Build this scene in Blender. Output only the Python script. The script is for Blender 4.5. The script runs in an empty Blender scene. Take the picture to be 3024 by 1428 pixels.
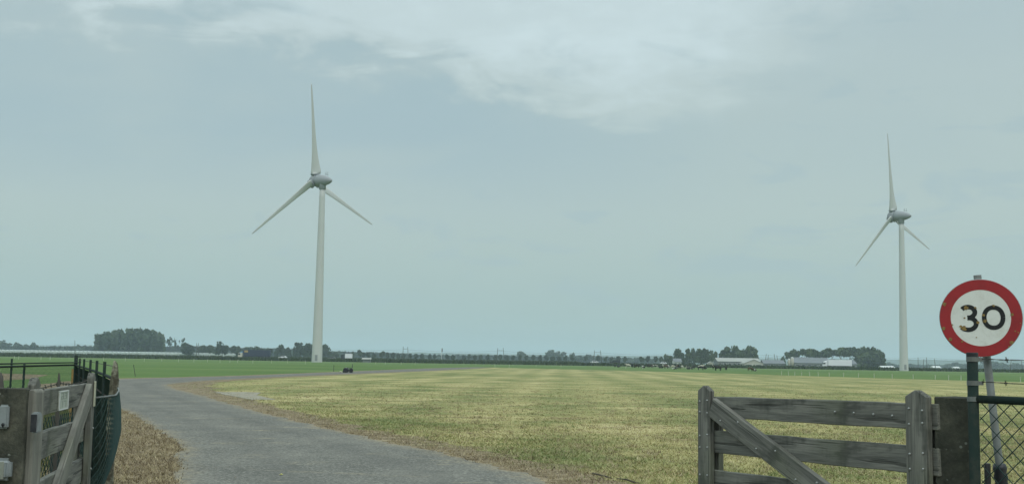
import bpy, bmesh, math, random
import numpy as np
from mathutils import Matrix, Vector, noise as mnoise
R = math.radians
random.seed(7); rng = np.random.default_rng(7)
sc = bpy.context.scene
COL = sc.collection

# ------------------------------------------------------------------ camera
F_PX, W_PX, H_PX = 3444.0, 3024.0, 1428.0          # photograph's focal length and size in its own pixels
EYE = Vector((0, 0, 1.5)); PITCH = R(5.82); ROLL = R(0.9)
fw = Vector((0, math.cos(PITCH), math.sin(PITCH)))
r0 = Vector((1, 0, 0)); u0 = Vector((0, -math.sin(PITCH), math.cos(PITCH)))
rt = r0*math.cos(ROLL) + u0*math.sin(ROLL); up = -r0*math.sin(ROLL) + u0*math.cos(ROLL)
cd = bpy.data.cameras.new('camera'); cam = bpy.data.objects.new('camera', cd); COL.objects.link(cam)
cd.sensor_width = 36; cd.lens = F_PX/W_PX*36; cd.clip_start = .1; cd.clip_end = 30000
cam.matrix_world = Matrix(((rt.x, up.x, -fw.x, EYE.x), (rt.y, up.y, -fw.y, EYE.y), (rt.z, up.z, -fw.z, EYE.z), (0, 0, 0, 1)))
sc.camera = cam
def at(px, py, d):
    """surveyed point: photo pixel and the real distance (metres along +Y) at which the thing stands"""
    v = fw*F_PX + rt*(px-W_PX/2) - up*(py-H_PX/2)
    return EYE + v*(d/v.y)
def X(px, d, z=0.):                                  # x of a pixel column at distance d near height z
    v = at(px, 1060, d); return v.x
def Zt(px, py, d): return at(px, py, d).z

# ------------------------------------------------------------------ world, sun, exposure
SUN_EL, SUN_AZ = R(52), R(160)                       # azimuth from +Y clockwise: behind the camera, to the right
wd = bpy.data.worlds.new('World'); sc.world = wd; wd.use_nodes = True
class NT:
    """small node-tree builder"""
    def __init__(s, nt): s.t = nt; s.n = nt.nodes; s.l = nt.links
    def new(s, typ, **kw):
        nd = s.n.new(typ)
        for k, v in kw.items(): setattr(nd, k, v)
        return nd
    def set(s, sock, v):
        if hasattr(v, 'is_output') or isinstance(v, bpy.types.NodeSocket): s.l.new(v, sock)
        else: sock.default_value = v
    def math(s, op, a, b=None, c=None, clamp=False):
        nd = s.new('ShaderNodeMath', operation=op, use_clamp=clamp)
        for i, v in enumerate((a, b, c)):
            if v is not None: s.set(nd.inputs[i], v)
        return nd.outputs[0]
    def vmath(s, op, a, b=None):
        nd = s.new('ShaderNodeVectorMath', operation=op)
        s.set(nd.inputs[0], a)
        if b is not None: s.set(nd.inputs[1] if op != 'SCALE' else nd.inputs['Scale'], b)
        return nd.outputs[0]
    def noise(s, vec, scale, detail=4, rough=.55, dist=0., dim='3D'):
        nd = s.new('ShaderNodeTexNoise', noise_dimensions=dim)
        if vec is not None: s.l.new(vec, nd.inputs['Vector'])
        nd.inputs['Scale'].default_value = scale; nd.inputs['Detail'].default_value = detail
        nd.inputs['Roughness'].default_value = rough; nd.inputs['Distortion'].default_value = dist
        return nd.outputs['Fac']
    def ramp(s, fac, stops, interp='LINEAR'):
        nd = s.new('ShaderNodeValToRGB'); cr = nd.color_ramp; cr.interpolation = interp
        while len(cr.elements) < len(stops): cr.elements.new(.5)
        for e, (p, c) in zip(cr.elements, stops):
            e.position = p; e.color = (c, c, c, 1) if isinstance(c, (int, float)) else (*c, 1)
        s.set(nd.inputs[0], fac); return nd.outputs[0]
    def mix(s, fac, a, b, mode='MIX'):
        nd = s.new('ShaderNodeMix', data_type='RGBA', blend_type=mode)
        s.set(nd.inputs[0], fac)
        for i, v in ((6, a), (7, b)):
            if isinstance(v, (tuple, list)): nd.inputs[i].default_value = (*v, 1) if len(v) == 3 else v
            else: s.l.new(v, nd.inputs[i])
        return nd.outputs[2]
    def smooth(s, v, lo, hi, olo=0., ohi=1.):
        nd = s.new('ShaderNodeMapRange', interpolation_type='SMOOTHSTEP')
        s.set(nd.inputs[0], v)
        for i, x in zip((1, 2, 3, 4), (lo, hi, olo, ohi)): s.set(nd.inputs[i], x)
        return nd.outputs[0]
    def mapping(s, vec, scale=(1, 1, 1), rot=(0, 0, 0), loc=(0, 0, 0)):
        nd = s.new('ShaderNodeMapping'); s.l.new(vec, nd.inputs[0])
        nd.inputs['Location'].default_value = loc; nd.inputs['Rotation'].default_value = rot; nd.inputs['Scale'].default_value = scale
        return nd.outputs[0]

def build_world():
    t = NT(wd.node_tree); wd.node_tree.nodes.clear()
    out = t.new('ShaderNodeOutputWorld'); bg = t.new('ShaderNodeBackground')
    sky = t.new('ShaderNodeTexSky', sky_type='NISHITA', sun_disc=False, sun_elevation=SUN_EL, sun_rotation=SUN_AZ, altitude=0, air_density=1, dust_density=3, ozone_density=1)
    tc = t.new('ShaderNodeTexCoord'); sep = t.new('ShaderNodeSeparateXYZ'); t.l.new(tc.outputs['Generated'], sep.inputs[0])
    x, y, z = sep.outputs
    deg = 180/math.pi
    az = t.math('MULTIPLY', t.math('ARCTAN2', x, y), deg)            # degrees, 0 = straight ahead
    el = t.math('MULTIPLY', t.math('ARCSINE', z), deg)
    comb = t.new('ShaderNodeCombineXYZ'); t.l.new(az, comb.inputs[0]); t.l.new(el, comb.inputs[1])
    # stratus: noise laid on the real direction sphere, flattened vertically
    v1 = t.mapping(tc.outputs['Generated'], scale=(1, 1, 3.2))
    n_big = t.noise(v1, 4.2, 5, .5, .3)
    n_mid = t.noise(v1, 10.5, 6, .56, .5)
    n_fine = t.noise(t.mapping(tc.outputs['Generated'], scale=(1, 1, 2.2)), 26, 5, .55, .4)
    wob = t.math('ADD', t.math('MULTIPLY', t.math('SUBTRACT', n_mid, .5), 7.0), t.math('MULTIPLY', t.math('SUBTRACT', n_fine, .5), 2.2))
    # upper rim of the long grey cloud bank as elevation over azimuth; thinner, brighter cloud above it
    azn = t.math('ADD', t.math('MULTIPLY', az, 1/360), .5)
    def a(d): return d/360+.5
    def e(v): return v/40
    rim = t.math('MULTIPLY', t.ramp(azn, [(0., e(16)), (a(-60), e(17)), (a(-24), e(16.4)), (a(-14), e(15.4)), (a(-6), e(14.8)), (a(0), e(13.4)), (a(5), e(12.0)), (a(10), e(13.0)), (a(15), e(16.0)), (a(20), e(19)), (a(26), e(21)), (a(70), e(19)), (1., e(16))]), 40)
    soft = t.math('MULTIPLY', t.ramp(azn, [(a(-40), .22), (a(-2), .24), (a(6), .45), (a(14), .9), (a(60), .9)]), 7)
    above = t.math('SUBTRACT', el, t.math('ADD', rim, wob))           # degrees above the rim
    bright = t.smooth(above, t.math('MULTIPLY', soft, -.5), soft)
    bright = t.math('MULTIPLY', bright, t.smooth(t.math('ADD', n_big, t.math('MULTIPLY', n_fine, .35)), .42, .78, 1.05, .6))
    bank = t.math('MULTIPLY', t.smooth(above, .6, -1.2), t.smooth(el, 4.5, 11.5))
    bank = t.math('MULTIPLY', bank, t.smooth(n_big, .32, .6, .55, 1.))
    bank = t.math('MULTIPLY', bank, t.ramp(azn, [(a(-90), .8), (a(-3), 1.), (a(5), .75), (a(11), .35), (a(60), .4)]))
    wisps = t.math('MULTIPLY', t.smooth(n_mid, .5, .66), t.smooth(el, 1., 8., .3, .6))
    dk = t.math('MAXIMUM', bank, wisps, clamp=True)
    base = t.ramp(t.math('DIVIDE', el, 20.), [(0., (.385, .520, .500)), (.16, (.410, .540, .520)), (.36, (.475, .585, .560)), (.6, (.485, .590, .580)), (1., (.470, .580, .610))])
    cl = t.mix(dk, base, (.388, .520, .560))
    cl = t.mix(t.math('MINIMUM', bright, 1.), cl, (.620, .750, .775))
    zen = t.math('ADD', 1., t.math('MULTIPLY', t.smooth(el, 17., 70.), 1.25))   # overcast: about twice as bright overhead
    cl = t.vmath('SCALE', cl, t.math('MULTIPLY', zen, 10.))
    mixed = t.mix(.96, sky.outputs[0], cl)
    t.l.new(mixed, bg.inputs[0]); bg.inputs[1].default_value = .1
    t.l.new(bg.outputs[0], out.inputs[0])
build_world()
sd = bpy.data.lights.new('sun', 'SUN'); sun = bpy.data.objects.new('sun', sd); COL.objects.link(sun)
sd.energy = 1.0; sd.angle = R(35); sd.color = (1, .97, .9)
sdir = Vector((math.sin(SUN_AZ)*math.cos(SUN_EL), math.cos(SUN_AZ)*math.cos(SUN_EL), math.sin(SUN_EL)))
sun.rotation_euler = sdir.to_track_quat('Z', 'Y').to_euler(); sun.location = sdir*200
vs = sc.view_settings; vs.view_transform = 'Standard'; vs.look = 'None'; vs.exposure = 0.0; vs.gamma = 1; vs.use_curve_mapping = False
sc.render.engine = 'CYCLES'; sc.cycles.use_denoising = True; sc.cycles.volume_bounces = 1
sc.cycles.max_bounces = 6; sc.cycles.transparent_max_bounces = 8

# ------------------------------------------------------------------ object helpers
def tag(o, label=None, cat=None, group=None, kind=None):
    for k, v in (('label', label), ('category', cat), ('group', group), ('kind', kind)):
        if v: o[k] = v
    return o
def empty(name, loc, label, cat, group=None):
    o = bpy.data.objects.new(name, None); o.location = loc; COL.objects.link(o); o.empty_display_size = .2
    return tag(o, label, cat, group)
def obj(name, me, mat=None, parent=None, M=None):
    o = bpy.data.objects.new(name, me); COL.objects.link(o)
    if mat is not None and (len(me.materials) == 0): me.materials.append(mat)
    M = M or Matrix.Identity(4)
    if parent is not None:
        o.parent = parent
        q = parent; T = Matrix.Identity(4)
        while q is not None:
            T = q.matrix_basis @ T; q = q.parent
        o.matrix_basis = T.inverted() @ M
    else: o.matrix_basis = M
    return o
def part(name, me, mat, parent, M=None): return obj(name, me, mat, parent, M)
def local(name, me, mat, parent, M=None):            # coordinates already in the parent's own space
    o = bpy.data.objects.new(name, me); COL.objects.link(o); o.parent = parent
    if mat is not None and len(me.materials) == 0: me.materials.append(mat)
    if M is not None: o.matrix_basis = M
    return o
def mesh(name, verts, faces, smooth=False):
    me = bpy.data.meshes.new(name); me.from_pydata([tuple(v) for v in verts], [], faces); me.update()
    if smooth: me.polygons.foreach_set('use_smooth', [True]*len(me.polygons))
    return me
def np_mesh(name, V, k):
    """V: (n*k,3) vertices, consecutive k per face"""
    n = len(V)//k; me = bpy.data.meshes.new(name)
    me.vertices.add(len(V)); me.vertices.foreach_set('co', np.asarray(V, np.float32).ravel())
    me.loops.add(len(V)); me.loops.foreach_set('vertex_index', np.arange(len(V), dtype=np.int32))
    me.polygons.add(n); me.polygons.foreach_set('loop_start', np.arange(0, len(V), k, dtype=np.int32))
    me.update(calc_edges=True); return me
class MB:
    """collects shapes into one mesh"""
    def __init__(s): s.v = []; s.f = []
    def add(s, verts, faces):
        b = len(s.v); s.v += [tuple(v) for v in verts]; s.f += [tuple(i+b for i in f) for f in faces]; return s
    def box(s, x0, x1, y0, y1, z0, z1):
        v = [(x, y, z) for z in (z0, z1) for y in (y0, y1) for x in (x0, x1)]
        return s.add(v, [(0, 2, 3, 1), (4, 5, 7, 6), (0, 1, 5, 4), (2, 6, 7, 3), (0, 4, 6, 2), (1, 3, 7, 5)])
    def tube(s, pts, r, n=6, cap=True):
        pts = [Vector(p) for p in pts]; rr = r if isinstance(r, (list, tuple)) else [r]*len(pts)
        vs_, fs = [], []
        for i, p in enumerate(pts):
            d = (pts[min(i+1, len(pts)-1)]-pts[max(i-1, 0)]).normalized()
            a = d.cross(Vector((0, 0, 1)) if abs(d.z) < .95 else Vector((1, 0, 0))).normalized(); b = d.cross(a)
            for j in range(n):
                t = 2*math.pi*j/n; vs_.append(p+a*math.cos(t)*rr[i]+b*math.sin(t)*rr[i])
        for i in range(len(pts)-1):
            for j in range(n): fs.append((i*n+j, i*n+(j+1) % n, (i+1)*n+(j+1) % n, (i+1)*n+j))
        if cap: fs += [tuple(range(n-1, -1, -1)), tuple((len(pts)-1)*n+j for j in range(n))]
        return s.add(vs_, fs)
    def lathe(s, prof, n=24, c=(0, 0, 0)):              # (r,z) profile about Z
        vs_, fs = [], []
        for r, z in prof:
            for j in range(n): t = 2*math.pi*j/n; vs_.append((c[0]+r*math.cos(t), c[1]+r*math.sin(t), c[2]+z))
        for i in range(len(prof)-1):
            for j in range(n): fs.append((i*n+j, i*n+(j+1) % n, (i+1)*n+(j+1) % n, (i+1)*n+j))
        fs += [tuple(range(n-1, -1, -1)), tuple((len(prof)-1)*n+j for j in range(n))]
        return s.add(vs_, fs)
    def prism(s, poly, y0, y1):                          # polygon in XZ, extruded along Y
        n = len(poly); v = [(x, y0, z) for x, z in poly]+[(x, y1, z) for x, z in poly]
        f = [tuple(range(n)), tuple(range(2*n-1, n-1, -1))]+[(i, n+i, n+(i+1) % n, (i+1) % n) for i in range(n)]
        return s.add(v, f)
    def mesh(s, name, smooth=False, bevel=0, seg=1):
        me = mesh(name, s.v, s.f, smooth)
        bm = bmesh.new(); bm.from_mesh(me); bmesh.ops.recalc_face_normals(bm, faces=bm.faces)
        if bevel:
            bmesh.ops.bevel(bm, geom=[e for e in bm.edges if e.is_manifold and e.calc_face_angle(0) > .5], offset=bevel, segments=seg, affect='EDGES', clamp_overlap=True)
        bm.to_mesh(me); bm.free()
        if smooth: me.polygons.foreach_set('use_smooth', [True]*len(me.polygons))
        return me
ORD = ['', 'first', 'second', 'third', 'fourth', 'fifth', 'sixth', 'seventh', 'eighth', 'ninth', 'tenth', 'eleventh', 'twelfth', 'thirteenth', 'fourteenth', 'fifteenth', 'sixteenth', 'seventeenth', 'eighteenth', 'nineteenth', 'twentieth']
TEN = {2: 'twenty', 3: 'thirty', 4: 'forty', 5: 'fifty'}
def nth(i):
    if i < 21: return ORD[i]
    return TEN[i//10]+'-'+ORD[i % 10] if i % 10 else TEN[i//10][:-1]+'ieth'
def copy_tree(o, parent=None):
    c = o.copy(); COL.objects.link(c); c.parent = parent
    for ch in o.children: copy_tree(ch, c)
    return c

# ------------------------------------------------------------------ materials
def material(name, fn, rough=.8, spec=.3, metal=0., bump=None):
    m = bpy.data.materials.new(name); m.use_nodes = True; t = NT(m.node_tree); t.n.clear()
    out = t.new('ShaderNodeOutputMaterial'); b = t.new('ShaderNodeBsdfPrincipled'); t.l.new(b.outputs[0], out.inputs[0])
    b.inputs['Roughness'].default_value = rough; b.inputs['Specular IOR Level'].default_value = spec; b.inputs['Metallic'].default_value = metal
    r = fn(t)
    h = None
    if isinstance(r, dict):
        h = r.get('h'); hs = r.get('hs', .3); hd = r.get('hd', .02)
        if 'rough' in r: t.set(b.inputs['Roughness'], r['rough'])
        if 'trans' in r: pass
        r = r['c']
    if isinstance(r, tuple): b.inputs['Base Color'].default_value = (*r, 1)
    else: t.l.new(r, b.inputs['Base Color'])
    if h is not None:
        bp = t.new('ShaderNodeBump'); bp.inputs['Strength'].default_value = hs; bp.inputs['Distance'].default_value = hd
        t.l.new(h, bp.inputs['Height']); t.l.new(bp.outputs[0], b.inputs['Normal'])
    return m
def oc(t): return t.new('ShaderNodeTexCoord').outputs['Object']
def gp(t): return t.new('ShaderNodeNewGeometry').outputs['Position']
def dirty(c, amount=.25, scale=6., c2=None, rough=.7, spec=.3, metal=0., name=None, hs=.1):
    c2 = c2 or tuple(v*.55 for v in c)
    def fn(t):
        v = oc(t); n = t.noise(v, scale, 6, .62); n2 = t.noise(v, scale*9, 3, .6)
        return dict(c=t.mix(t.smooth(t.math('ADD', n, t.math('MULTIPLY', t.math('SUBTRACT', n2, .5), .25)), .42, .72, 0., min(1., amount*2)), c, c2), h=n2, hs=hs, hd=.004)
    return material(name or 'painted', fn, rough, spec, metal)

def field_col(t):
    """mown hay meadow: straw and green, in swaths running away from the gate; world coordinates"""
    p = gp(t)
    warp = t.noise(p, .05, 3, .5)
    big = t.noise(p, .045, 4, .55, .4)
    mid = t.noise(t.mapping(p, scale=(.16, .30, .1)), 1., 5, .62, .6)
    fine = t.noise(t.mapping(p, scale=(.8, 3.2, 1)), 1., 6, .68, .5)
    grit = t.noise(t.mapping(p, scale=(4.5, 9., 5)), 1., 5, .75, .4)
    sx = t.new('ShaderNodeSeparateXYZ'); t.l.new(p, sx.inputs[0])
    ph = t.math('ADD', t.math('MULTIPLY', sx.outputs[0], 1.55), t.math('ADD', t.math('MULTIPLY', sx.outputs[1], -.07), t.math('MULTIPLY', warp, 9.)))
    swath = t.math('MULTIPLY', t.math('SINE', ph), .05)
    f = t.math('ADD', t.math('ADD', t.math('MULTIPLY', big, .5), t.math('MULTIPLY', mid, .85)), t.math('ADD', t.math('MULTIPLY', fine, .62), swath))
    f = t.math('ADD', f, t.math('MULTIPLY', t.math('SUBTRACT', grit, .5), .55))
    c = t.ramp(t.math('SUBTRACT', f, .50), [(.24, (.100, .128, .040)), (.38, (.175, .190, .068)), (.50, (.262, .245, .098)), (.62, (.375, .325, .148)), (.78, (.49, .42, .23))])
    brown = t.math('MULTIPLY', t.smooth(t.noise(t.mapping(p, scale=(.22, .5, 1)), 1., 5, .65, .5), .575, .68), .75)
    c = t.mix(brown, c, (.20, .145, .080))
    return c, grit, fine
def fn_field(t):
    c, g, f = field_col(t); return dict(c=c, h=t.math('ADD', g, f), hs=.18, hd=.05)
def fn_blade(t):
    c, g, f = field_col(t)
    rnd = t.new('ShaderNodeNewGeometry').outputs['Random Per Island']
    c = t.mix(t.smooth(rnd, 0., 1., .1, .6), c, t.ramp(rnd, [(0, (.14, .19, .05)), (.35, (.33, .31, .13)), (.8, (.58, .50, .27)), (1., (.32, .23, .125))]))
    return c
def fn_verge(t):
    p = gp(t); n = t.noise(t.mapping(p, scale=(1.6, 3.2, 1)), 1., 6, .72, .6); n2 = t.noise(p, 9., 5, .75); n3 = t.noise(p, .45, 3, .5)
    c = t.ramp(t.math('ADD', t.math('MULTIPLY', n, .65), t.math('MULTIPLY', n2, .35)), [(.34, (.065, .050, .032)), (.45, (.155, .120, .076)), (.55, (.265, .210, .135)), (.68, (.42, .345, .225))])
    c = t.mix(t.smooth(n3, .55, .7, 0., .5), c, (.20, .185, .10))
    return dict(c=c, h=n2, hs=.5, hd=.04)
def fn_dryblade(t):
    rnd = t.new('ShaderNodeNewGeometry').outputs['Random Per Island']
    n = t.noise(gp(t), 1.1, 4, .6)
    return t.mix(t.smooth(n, .35, .65), t.ramp(rnd, [(0, (.065, .048, .028)), (.35, (.17, .125, .075)), (.7, (.34, .27, .165)), (1., (.52, .44, .29))]), t.ramp(rnd, [(0, (.17, .13, .08)), (.6, (.42, .345, .21)), (1., (.20, .18, .08))]))
def fn_pasture(t):
    p = gp(t); n = t.noise(t.mapping(p, scale=(.02, .05, .02)), 1., 5, .55); n2 = t.noise(p, .8, 5, .65); n3 = t.noise(p, 10., 3, .6)
    f = t.math('ADD', t.math('MULTIPLY', n, .7), t.math('ADD', t.math('MULTIPLY', n2, .2), t.math('MULTIPLY', n3, .12)))
    c = t.ramp(f, [(.34, (.064, .112, .026)), (.50, (.084, .142, .034)), (.68, (.135, .178, .055))])
    sx = t.new('ShaderNodeSeparateXYZ'); t.l.new(p, sx.inputs[0])
    # beyond the ditch the land turns to rougher, paler grass
    far = t.smooth(t.math('ADD', sx.outputs[1], t.math('MULTIPLY', t.math('SUBTRACT', n, .5), 260)), 380, 560)
    c = t.mix(far, c, t.mix(t.smooth(n, .4, .6), (.20, .22, .11), (.12, .17, .06)))
    return dict(c=c, h=n3, hs=.3, hd=.04)
def fn_asphalt(t):
    p = gp(t); n = t.noise(p, .45, 5, .6, .4); n2 = t.noise(p, 28., 3, .75); n3 = t.noise(p, 7., 5, .75); n4 = t.noise(t.mapping(p, scale=(1, .35, 1)), 1.6, 4, .6, .5)
    f = t.math('ADD', t.math('MULTIPLY', n, .45), t.math('ADD', t.math('MULTIPLY', n3, .35), t.math('MULTIPLY', n4, .2)))
    c = t.ramp(f, [(.36, (.108, .106, .094)), (.5, (.148, .144, .126)), (.64, (.205, .195, .165))])
    c = t.mix(t.smooth(n2, .52, .68, 0., .75), c, (.36, .345, .30)); c = t.mix(t.smooth(n2, .46, .34, 0., .75), c, (.052, .052, .048))
    tan = t.math('MULTIPLY', t.smooth(t.noise(t.mapping(p, scale=(.5, 1.2, 1)), 1., 6, .7, .6), .57, .68), t.smooth(n3, .42, .58))
    c = t.mix(t.math('MULTIPLY', tan, .6), c, (.38, .32, .21))
    ac = t.new('ShaderNodeAttribute', attribute_name='across').outputs['Fac']
    wob = t.math('MULTIPLY', t.math('SUBTRACT', t.noise(p, .8, 4, .6), .5), .16)
    aw = t.math('ADD', ac, wob)
    tr = t.math('MAXIMUM', t.smooth(t.math('ABSOLUTE', t.math('SUBTRACT', aw, .30)), .10, .02), t.smooth(t.math('ABSOLUTE', t.math('SUBTRACT', aw, .70)), .10, .02))
    c = t.mix(t.math('MULTIPLY', tr, .30), c, (.105, .104, .095))                    # polished wheel paths
    ed = t.smooth(t.math('ABSOLUTE', t.math('SUBTRACT', aw, .5)), .39, .53)
    c = t.mix(t.math('MULTIPLY', ed, t.smooth(n3, .38, .60, .1, .85)), c, (.30, .25, .17))   # dust and litter washed to the edges
    return dict(c=c, h=n2, hs=.25, hd=.012)
def fn_wood(t):
    v = oc(t); g = t.noise(t.mapping(v, scale=(1.6, 26, 26)), 1., 6, .6, .35); g2 = t.noise(t.mapping(v, scale=(5, 130, 130)), 1., 3, .6)
    blot = t.noise(t.mapping(v, scale=(1.6, 5., 5.)), 1.6, 5, .62, .4); drip = t.noise(t.mapping(v, scale=(9, 1.2, 1.2)), 1., 4, .6)
    f = t.math('ADD', t.math('MULTIPLY', g, .6), t.math('MULTIPLY', g2, .4))
    c = t.ramp(f, [(.32, (.060, .060, .054)), (.46, (.135, .132, .116)), (.58, (.205, .198, .172)), (.72, (.29, .275, .235))])
    c = t.mix(t.math('MULTIPLY', t.smooth(t.math('ADD', t.math('MULTIPLY', blot, .7), t.math('MULTIPLY', drip, .3)), .50, .64), .65), c, (.045, .047, .040))
    c = t.mix(t.math('MULTIPLY', t.smooth(t.noise(v, 2.1, 3, .5), .52, .7), .35), c, (.10, .115, .065))
    crack = t.smooth(t.noise(t.mapping(v, scale=(1.1, 40, 40)), 1., 2, .5, .2), .635, .675)
    c = t.mix(t.math('MULTIPLY', crack, .6), c, (.018, .018, .016))
    return dict(c=c, h=t.math('SUBTRACT', f, crack), hs=.5, hd=.004)
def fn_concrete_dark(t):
    d = fn_concrete(t); d['c'] = t.mix(.45, d['c'], (.030, .033, .028)); return d  # same lichened concrete, mixed evenly towards a darker tone
def fn_wood_pale(t):
    d = fn_wood(t); d['c'] = t.mix(.3, d['c'], (.27, .255, .215)); return d
def fn_concrete(t):
    v = oc(t); n = t.noise(v, 7., 7, .68, .3); n2 = t.noise(v, 60., 4, .7)
    vo = t.new('ShaderNodeTexVoronoi'); t.l.new(t.mapping(v, scale=(1, 1, 1)), vo.inputs['Vector']); vo.inputs['Scale'].default_value = 34; vo.inputs['Randomness'].default_value = 1
    lich = t.math('MULTIPLY', t.smooth(vo.outputs['Distance'], .30, .16), t.smooth(t.noise(v, 11., 4, .6), .54, .62))
    c = t.ramp(t.math('ADD', t.math('MULTIPLY', n, .75), t.math('MULTIPLY', n2, .25)), [(.34, (.030, .032, .026)), (.5, (.075, .074, .058)), (.64, (.135, .13, .10)), (.8, (.22, .21, .165))])
    c = t.mix(t.math('MULTIPLY', lich, .75), c, (.36, .38, .33))
    return dict(c=c, h=t.math('ADD', n2, n), hs=.6, hd=.006)
M = {}
M['field'] = material('mown_grass', fn_field, .9, .15); M['blade'] = material('grass_blades', fn_blade, .7, .2)
M['verge'] = material('dry_verge', fn_verge, .95, .1); M['dry'] = material('dry_grass', fn_dryblade, .8, .15)
M['pasture'] = material('pasture', fn_pasture, .9, .15); M['asphalt'] = material('asphalt', fn_asphalt, .95, .08)
M['wood'] = material('weathered_wood', fn_wood, .85, .2); M['wood_pale'] = material('bleached_wood', fn_wood_pale, .85, .2)
M['concrete_dark'] = material('dark_concrete', fn_concrete_dark, .95, .1); M['concrete'] = material('lichened_concrete', fn_concrete, .92, .2)
M['slab'] = dirty((.30, .275, .22), .5, 2.2, (.20, .17, .11), .9, .2, name='slab_concrete', hs=.4)
M['turb'] = dirty((.53, .53, .51), .12, .25, (.44, .44, .42), .45, .4, name='turbine_paint')
M['nac'] = dirty((.27, .28, .29), .15, .4, (.21, .22, .23), .5, .35, name='nacelle_paint')
M['steel'] = dirty((.165, .178, .172), .4, 20, (.12, .122, .108), .65, .3, .15, name='galvanised_steel')
M['bolt'] = dirty((.34, .35, .34), .3, 60, (.25, .24, .22), .45, .5, .5, name='bolt_steel')
M['greenpost'] = dirty((.017, .030, .026), .35, 18, (.040, .044, .036), .8, .12, name='green_coated_post')
M['greenwire'] = dirty((.026, .050, .046), .3, 12, (.05, .062, .05), .8, .12, name='green_coated_wire')
M['barb'] = dirty((.07, .068, .06), .4, 60, (.035, .028, .022), .7, .4, .4, name='barbed_steel')
M['red'] = dirty((.34, .021, .026), .3, 9, (.22, .020, .024), .5, .4, name='sign_red')
M['white'] = dirty((.72, .72, .68), .25, 14, (.52, .51, .45), .5, .4, name='sign_white')
M['black'] = dirty((.012, .012, .013), .2, 20, (.03, .03, .028), .5, .4, name='sign_black')
M['rust'] = dirty((.30, .20, .075), .6, 90, (.13, .10, .055), .9, .1, name='rust_patch', hs=.4)
M['alu'] = dirty((.30, .31, .31), .3, 12, (.20, .20, .20), .45, .4, .3, name='sign_back')
M['plasticgrey'] = dirty((.235, .255, .26), .3, 25, (.14, .15, .145), .55, .35, name='grey_plastic')
M['plasticdark'] = dirty((.018, .019, .024), .3, 15, (.05, .05, .055), .5, .4, name='dark_plastic')
M['lens'] = dirty((.25, .26, .225), .3, 9, (.18, .185, .155), .4, .4, name='dull_lens')
M['reflector'] = dirty((.46, .45, .33), .25, 30, (.34, .33, .24), .5, .4, name='pale_reflector')
M['plaque'] = dirty((.42, .44, .38), .3, 25, (.30, .32, .27), .6, .3, name='faded_plaque')
M['plaqueprint'] = dirty((.23, .255, .21), .3, 40, (.30, .32, .27), .6, .3, name='faded_print')
M['stake'] = dirty((.52, .52, .42), .2, 5, (.38, .38, .28), .6, .3, name='fence_stake_plastic')
M['pole'] = dirty((.085, .08, .07), .3, 1.5, (.05, .047, .04), .85, .2, name='pole_wood')
M['wire'] = dirty((.05, .05, .05), .1, 1, (.03, .03, .03), .6, .3, name='wire')
M['lichenpost'] = dirty((.075, .068, .05), 1., 16, (.30, .29, .22), .95, .1, name='lichen_wood', hs=.7)
def leaf_mat(name, c0, c1, c2):
    def fn(t):
        rnd = t.new('ShaderNodeNewGeometry').outputs['Random Per Island']; n = t.noise(oc(t), 3., 3, .5)
        ob = t.new('ShaderNodeObjectInfo').outputs['Random']
        f = t.math('ADD', t.math('MULTIPLY', rnd, .5), t.math('ADD', t.math('MULTIPLY', n, .4), t.math('MULTIPLY', t.math('SUBTRACT', ob, .5), .5)))
        return t.ramp(f, [(.15, c0), (.5, c1), (.85, c2)])
    return material(name, fn, .75, .2)
M['leaf'] = leaf_mat('foliage', (.028, .045, .018), (.048, .072, .028), (.085, .110, .042))
M['leaf_blue'] = leaf_mat('foliage_dark', (.024, .040, .020), (.038, .058, .028), (.060, .084, .040))
M['reed'] = leaf_mat('rough_grass', (.028, .045, .015), (.050, .070, .025), (.095, .105, .045))
M['fringe'] = leaf_mat('green_grass', (.070, .110, .028), (.135, .180, .050), (.26, .27, .10))
M['rough'] = leaf_mat('olive_grass', (.050, .070, .022), (.105, .125, .042), (.24, .21, .10))
M['bark'] = dirty((.10, .088, .07), .4, 4, (.05, .045, .036), .95, .1, name='bark')

# ================================================================== THE SETTING
def struct(name, me, m, label=None): return tag(obj(name, me, m), label, None, None, 'structure')
def smooth_line(pts, n=14, jag=0.):
    P = [np.array(p, float) for p in pts]; out = []
    for i in range(len(P)-1):
        a, b, c, d = P[max(i-1, 0)], P[i], P[i+1], P[min(i+2, len(P)-1)]
        for k in range(n):
            t = k/n; q = .5*((2*b)+(-a+c)*t+(2*a-5*b+4*c-d)*t*t+(-a+3*b-3*c+d)*t**3); out.append(q)
    out.append(P[-1]); L = np.array(out)
    if jag:
        dist = np.clip(np.hypot(L[:, 0], L[:, 1])/20, .5, 3)
        w = np.array([mnoise.noise(Vector((p[0]*1.3, p[1]*1.3, 3)))+.6*mnoise.noise(Vector((p[0]*4, p[1]*4, 9))) for p in L])
        L[:, 0] += w*jag*dist**.3
    return L
def sheet(name, outline, z, m):
    me = mesh(name, [(x, y, z) for x, y in outline], [tuple(range(len(outline)))])
    bm = bmesh.new(); bm.from_mesh(me); bmesh.ops.recalc_face_normals(bm, faces=bm.faces)
    for f in bm.faces:
        if f.normal.z < 0: f.normal_flip()
    bmesh.ops.triangulate(bm, faces=bm.faces[:]); bm.to_mesh(me); bm.free()
    return struct(name, me, m)
struct('ground', mesh('ground', [(-9000, -200, 0), (9000, -200, 0), (9000, 9000, 0), (-9000, 9000, 0)], [(0, 1, 2, 3)]), M['pasture'])
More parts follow.
